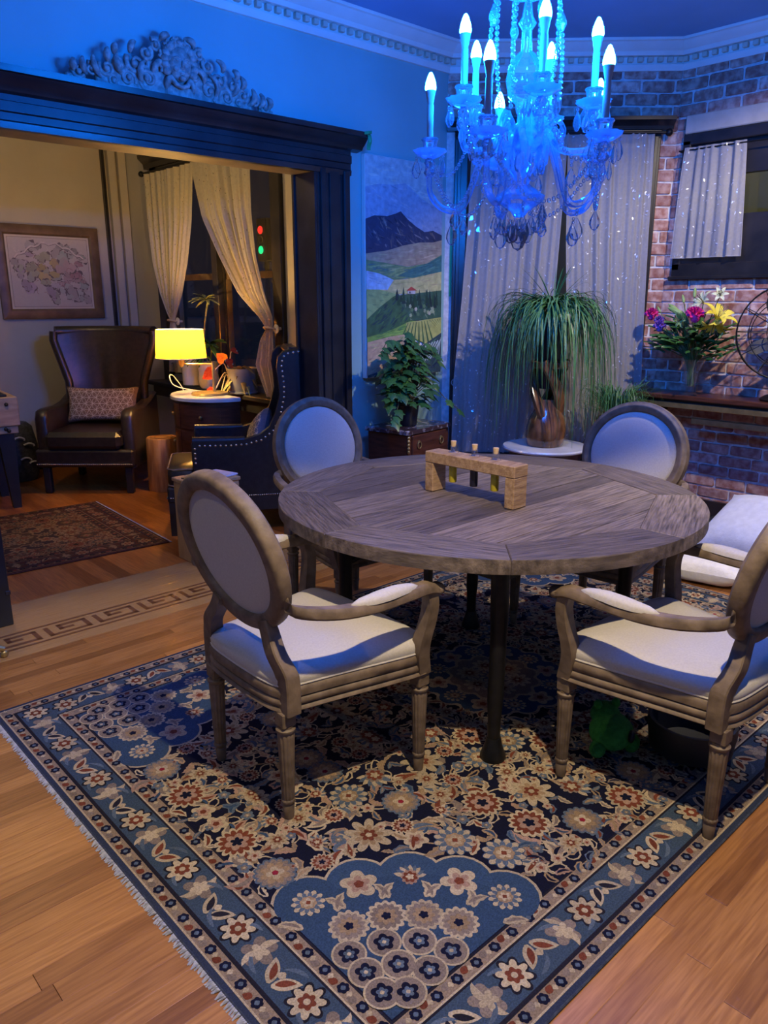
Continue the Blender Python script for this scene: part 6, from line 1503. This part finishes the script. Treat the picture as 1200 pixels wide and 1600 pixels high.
b = MB(); b.lathe([(.0, .20), (.03, .21), (.034, .30), (.03, .42), (.0, .44)], 12, mod=lambda th, z: 1 + .12 * cos(6 * th)); b.tube(spline([(.0, .03, .28), (.0, .07, .30), (.0, .075, .37)], 4), .014, 8); b.build('cactus', M['dull_leaf'], t)
t = thing('grey_planter', 'grey pot of trailing bronze leaved plant at the curtain end of the sill', 'plant', (SX - .02, 5.24, SZ))
b = MB(); b.lathe([(.0, 0), (.10, 0), (.115, .008), (.113, .02), (.105, .024), (.122, .19), (.126, .20), (.118, .20), (.110, .17), (.0, .17)], 28); b.build('pot', M['grey_ceramic'], t)
crown_plant(t, M['dull_leaf'], 26, .15, .19, .6, 4, droop=.9)
crown_plant(t, M['pale_leaf'], 8, .17, .18, .3, 9, droop=1.3)
t = thing('red_anthurium', 'red heart shaped leaves on pale stems beside the grey planter', 'plant', (SX - .01, 5.46, SZ))
b = MB(); b.lathe([(.0, 0), (.045, 0), (.055, .08), (.05, .08), (.0, .07)], 16); b.build('pot', M['black_pot'], t)
hb = MB(); out = [(0, .12), (.16, -.02), (.38, .02), (.48, .26), (.36, .58), (.0, 1.0), (-.36, .58), (-.48, .26), (-.38, .02), (-.16, -.02)]; hb.add([(x, y, .12 * abs(x) - .1 * y * y) for x, y in out] + [(0, .45, -.06)], [(i, (i + 1) % 10, 10) for i in range(10)]); hm = hb.mesh('red_leaf', M['red_leaf'], 70); sb = MB()
for (p, d, s) in (((-.09, .08, .16), (-.5, .5, -.4), .12), ((-.12, .02, .02), (-.4, .2, -.6), .13), ((-.10, -.02, -.02), (-.5, -.7, -.5), .13), ((-.03, .0, .24), (-.3, .5, .5), .10), ((-.02, -.10, .22), (-.6, -.2, .2), .09), ((-.04, -.20, .33), (-.7, -.2, .1), .07)):
    y = Vector(d).normalized(); zf = Vector((-.8, -.5, .35)); x = y.cross(zf).normalized(); z = x.cross(y); o = obj('red_leaf', hm, t); o.matrix_basis = Matrix.Translation(p) @ Matrix((x, y, z)).transposed().to_4x4() @ Matrix.Scale(s, 4)
    sb.tube(spline([(0, 0, .07), (p[0] * .3, p[1] * .3, .14 + max(0, p[2] * .5)), p], 5), .004, 6)
sb.build('stem', M['white_ceramic'], t)

# black wing chair, side-on, just inside the opening
CB = (2.742, 4.535, radians(149))
cb = thing('black_wing_chair', 'black leather wing chair with bright nailheads seen side-on through the opening', 'armchair', (CB[0], CB[1], 0), CB[2])
hw_ = .27
for s in (1, -1):
    out = [(-.46, .15), (.24, .15), (.24, .61), (.23, .628), (.0, .622), (-.10, .626), (-.20, .650), (-.27, .70), (-.315, .80), (-.345, .92), (-.335, 1.03), (-.325, 1.10), (-.335, 1.16), (-.37, 1.195), (-.47, 1.21), (-.48, .60)]
    b = MB(); extr(b, out, 'y', s * hw_ - .03, s * hw_ + .03, .012); sd = b.build('wing_side', M['navy_leather'], cb, angle=40)
    yf = s * (hw_ + .031)
    nails([(.218, yf, .49), (.218, yf, .60)], .0078, 'nailhead', sd, .031, (0, 1, 0)); nails([(.187, yf, .602), (.0, yf, .597), (-.11, yf, .603), (-.21, yf, .628), (-.285, yf, .685), (-.33, yf, .76), (-.362, yf, .90), (-.365, yf, .98), (-.358, yf, 1.06), (-.352, yf, 1.11), (-.365, yf, 1.155), (-.40, yf, 1.178), (-.465, yf, 1.187)], .0078, 'nailhead', sd, .033, (0, 1, 0))
    nails([(-.45, yf, .262), (.24, yf, .262)], .005, 'nailhead_trim', sd, .014, (0, 1, 0))
    b = MB(); b.tube([(-.10, s * hw_, .622), (.232, s * hw_, .628)], .028, 10); b.build('arm_roll', M['navy_leather'], sd)
b = MB()
b.grid(lambda u, v: Vector((-.34 - .06 * v - .03 * sin(pi * u), lerp(-.245, .245, u), lerp(.40, 1.19, v))), 12, 10); b.grid(lambda u, v: Vector((-.45 - .03 * v, lerp(.245, -.245, u), lerp(.40, 1.19, v))), 12, 10); b.span((-.48, -.245, 1.16), (-.39, .245, 1.212), .02); b.build('backrest', M['navy_leather'], cb, angle=60)
b = MB(); extr(b, [(-.40, -.236), (.25, -.236), (.25, -.288), (.37, -.288), (.40, -.26), (.40, .26), (.37, .288), (.25, .288), (.25, .236), (-.40, .236)], 'z', .335, .455, .022); cu_ = b.build('seat_cushion', M['leather'], cb, angle=60)
b = MB(); loopz = lambda z: [(.24, .287, z), (.37, .285, z), (.40, .255, z), (.402, -.255, z), (.37, -.285, z), (.24, -.287, z)]
b.tube(loopz(.450), .005, 6); b.tube(loopz(.342), .005, 6); b.build('piping', M['brown_cloth'], cu_)
b = MB(); b.span((-.46, -.285, .225), (.41, .285, .332), .012); b.build('seat_base', M['navy_leather'], cb)
nails([(.413, -.28, .262), (.413, .28, .262)], .005, 'nailhead_trim', cb, .014, (1, 0, 0)); nails([(.25, .288, .262), (.40, .288, .262)], .005, 'nailhead_trim', cb, .014, (0, 1, 0))
for (x, y) in ((.375, -.25), (.375, .25), (-.43, -.25), (-.43, .25)):
    b = MB(); b.sweep([(x, y, .24), (x + (.01 if x > 0 else -.04), y, 0)], [[(-.03, -.03), (.03, -.03), (.03, .03), (-.03, .03)], [(-.019, -.019), (.019, -.019), (.019, .019), (-.019, .019)]], [((1, 0, 0), (0, 1, 0))] * 2); b.build('leg', M['dark'], cb)
A2 = Matrix.Translation((CB[0], CB[1], 0)) @ Matrix.Rotation(CB[2], 4, 'Z')
star_pillow('throw_pillow', 'blue grey star patterned pillow leaning in the black wing chair', (.34, .32, .12), upright(-.20, -.03, .60, .1, radians(20), .55), M['blue_cloth'], M['pale_thread'])
# honey box table and magazine
t = thing('box_side_table', 'narrow honey coloured wooden box table at the parlour threshold', 'side table', (2.235, 3.975, 0))
for (x0, x1, y0, y1, nm) in ((-.15, -.02, -.12, -.10, 'front_board'), (-.015, .15, -.12, -.10, 'front_board'), (-.15, -.13, -.10, .12, 'side_board'), (.13, .15, -.10, .12, 'side_board'), (-.13, .13, .10, .12, 'back_board')):
    b = MB(); b.span((x0, y0, .0), (x1, y1, .475), .003); b.build(nm, M['box_wood'], t)
b = MB(); b.span((-.158, -.128, .475), (.158, .128, .497), .004); b.build('top_board', M['box_wood'], t)
t = thing('magazine', 'folded pale magazine lying on the honey wooden box table', 'magazine', (2.255, 3.955, .4975), radians(12))
b = MB(); b.span((-.02, -.09, .0), (.135, .10, .010), .002); b.build('pages', M['magazine'], t)
b = MB(); b.span((-.14, -.09, .0), (-.022, .10, .006), .002); b.build('back_cover', M['black'], t)
# game table, bag and stool at the far left
t = thing('game_table', 'corner of a pale wooden game table on black tapered legs by the parlour wall', 'game table', (1.37, 6.26, 0), radians(-6))
b = MB(); b.span((-.60, -.30, .62), (.50, .30, .83), .006); cab_ = b.build('cabinet', M['light_wood'], t)
b = MB(); b.span((-.60, -.285, .565), (.485, .285, .62), .004); b.build('lower_rail', M['light_wood'], t)
b = MB(); b.span((-.56, -.26, .830), (.44, .26, .846), .004); b.build('playing_field', M['black'], t)
b = MB(); b.tube(spline([(-.5, -.2, .85), (-.1, -.22, .875), (.25, -.2, .88), (.40, -.18, .855)], 4), .025, 8); b.build('dark_cover', M['black'], t)
for (x, y, z) in ((.36, -.302, .79), (.42, -.302, .78), (.502, -.15, .80), (.502, -.15, .72), (.502, -.18, .66), (.40, -.288, .60), (.42, -.288, .585)):
    b = MB(); b.ell((x, y, z), (.014, .014, .014), 8, 6); b.build('bolt', M['black'], t)
for (x, y) in ((.40, -.22), (.40, .22), (-.52, -.22), (-.52, .22)):
    b = MB(); b.sweep([(x, y, .565), (x + (.02 if x > 0 else -.02), y - .01, 0)], [[(-.055, -.045), (.055, -.045), (.055, .045), (-.055, .045)], [(-.028, -.028), (.028, -.028), (.028, .028), (-.028, .028)]], [((1, 0, 0), (0, 1, 0))] * 2); b.build('leg', M['black'], t)
t = thing('tote_bag', 'dark tote bag with pale printing slumped behind the game table leg', 'bag', (2.10, 6.93, 0), .2)
b = MB(); b.lathe([(.0, .0), (.15, .0), (.17, .05), (.165, .30), (.14, .46), (.10, .50), (.0, .47)], 20, sy=.75, mod=lambda th, z: 1 + .06 * sin(4 * th + 9 * z)); b.build('bag_body', M['red_fabric'], t)
for (x, z) in ((-.05, .36), (.03, .30), (-.01, .18), (.06, .14)): b = MB(); b.tube([(x + .05 * cos(a), -.135, z + .03 * sin(a)) for a in [k * .5 for k in range(6)]], .008, 5); b.build('print_mark', M['magazine'], t)
t = thing('folding_stool', 'low folding stool with crossed pale wooden legs under the game table', 'stool', (1.72, 6.80, 0), .6)
for s in (-1, 1):
    for y in (-.14, .14): b = MB(); b.box((0, y + s * .015, .19), (.025, .02, .46), RY(s * .62), .004); b.build('leg', M['light_wood'], t)
b = MB(); b.span((-.15, -.17, .365), (.15, .17, .385), .006); b.build('seat_cloth', M['red_fabric'], t)
# left edge: black panel and cabriole leg
t = thing('slim_black_cabinet', 'edge of a slim black cabinet standing at the opening, cut by the picture edge', 'cabinet', (.955, 3.76, 0), 0)
b = MB(); b.span((-.30, -.045, .0), (.055, .045, .50), .004); b.build('cabinet_body', M['black'], t)
b = MB(); b.span((.035, -.05, .155), (.058, -.044, .175), .002); b.build('hinge', M['navy_leather'], t)
t = thing('caster_table', 'small dark table leg with brass caster at the picture edge', 'table', (.60, 3.42, 0))
b = MB(); b.span((-.28, -.22, .40), (.235, .16, .425), .006); b.build('table_top', M['mahogany'], t)
b = MB(); b.span((-.26, -.20, .27), (.215, .14, .40), .004); b.build('apron', M['mahogany'], t)
for (x, y) in ((.20, -.03), (-.24, -.18), (-.24, .12), (.19, .12)):
    b = MB(); P = spline([(x, y, .28), (x + .015, y - .005, .16), (x + .025, y - .015, .07), (x + .05, y - .02, .045)], 5); b.tube(P, [lerp(.022, .011, i / 15) for i in range(16)], 8); lg_ = b.build('leg', M['mahogany'], t)
    b = MB(); b.tube([P[-4], P[-1] + Vector((.012, 0, -.004))], [.014, .013], 8); b.ell(P[-1] + Vector((.012, 0, -.028)), (.018, .010, .0165), 10, 8); b.build('caster', M['brass_old'], lg_)
# traffic light far outside
o = bpy.data.objects['traffic_light']; o.location = (9, 13.30, 0)
b = MB(); b.span((-.0, -.16, 2.25), (.25, .16, 3.05), .02); b.build('signal_box', M['black'], o)
b = MB(); b.tube([(.12, 0, -3), (.12, 0, 2.25)], .05, 8); b.build('pole', M['black'], o)
for (z, c, nm, pw) in ((2.83, (1, .03, .02), 'red_lens', 1.4), (2.65, (.05, .03, .01), 'amber_lens', 0.05), (2.46, (.0, .8, .25), 'green_lens', 1.4)):
    b = MB(); b.ell((-.01, 0, z), (.03, .075, .075), 14, 8); b.build(nm, emit(nm, c, pw), o)
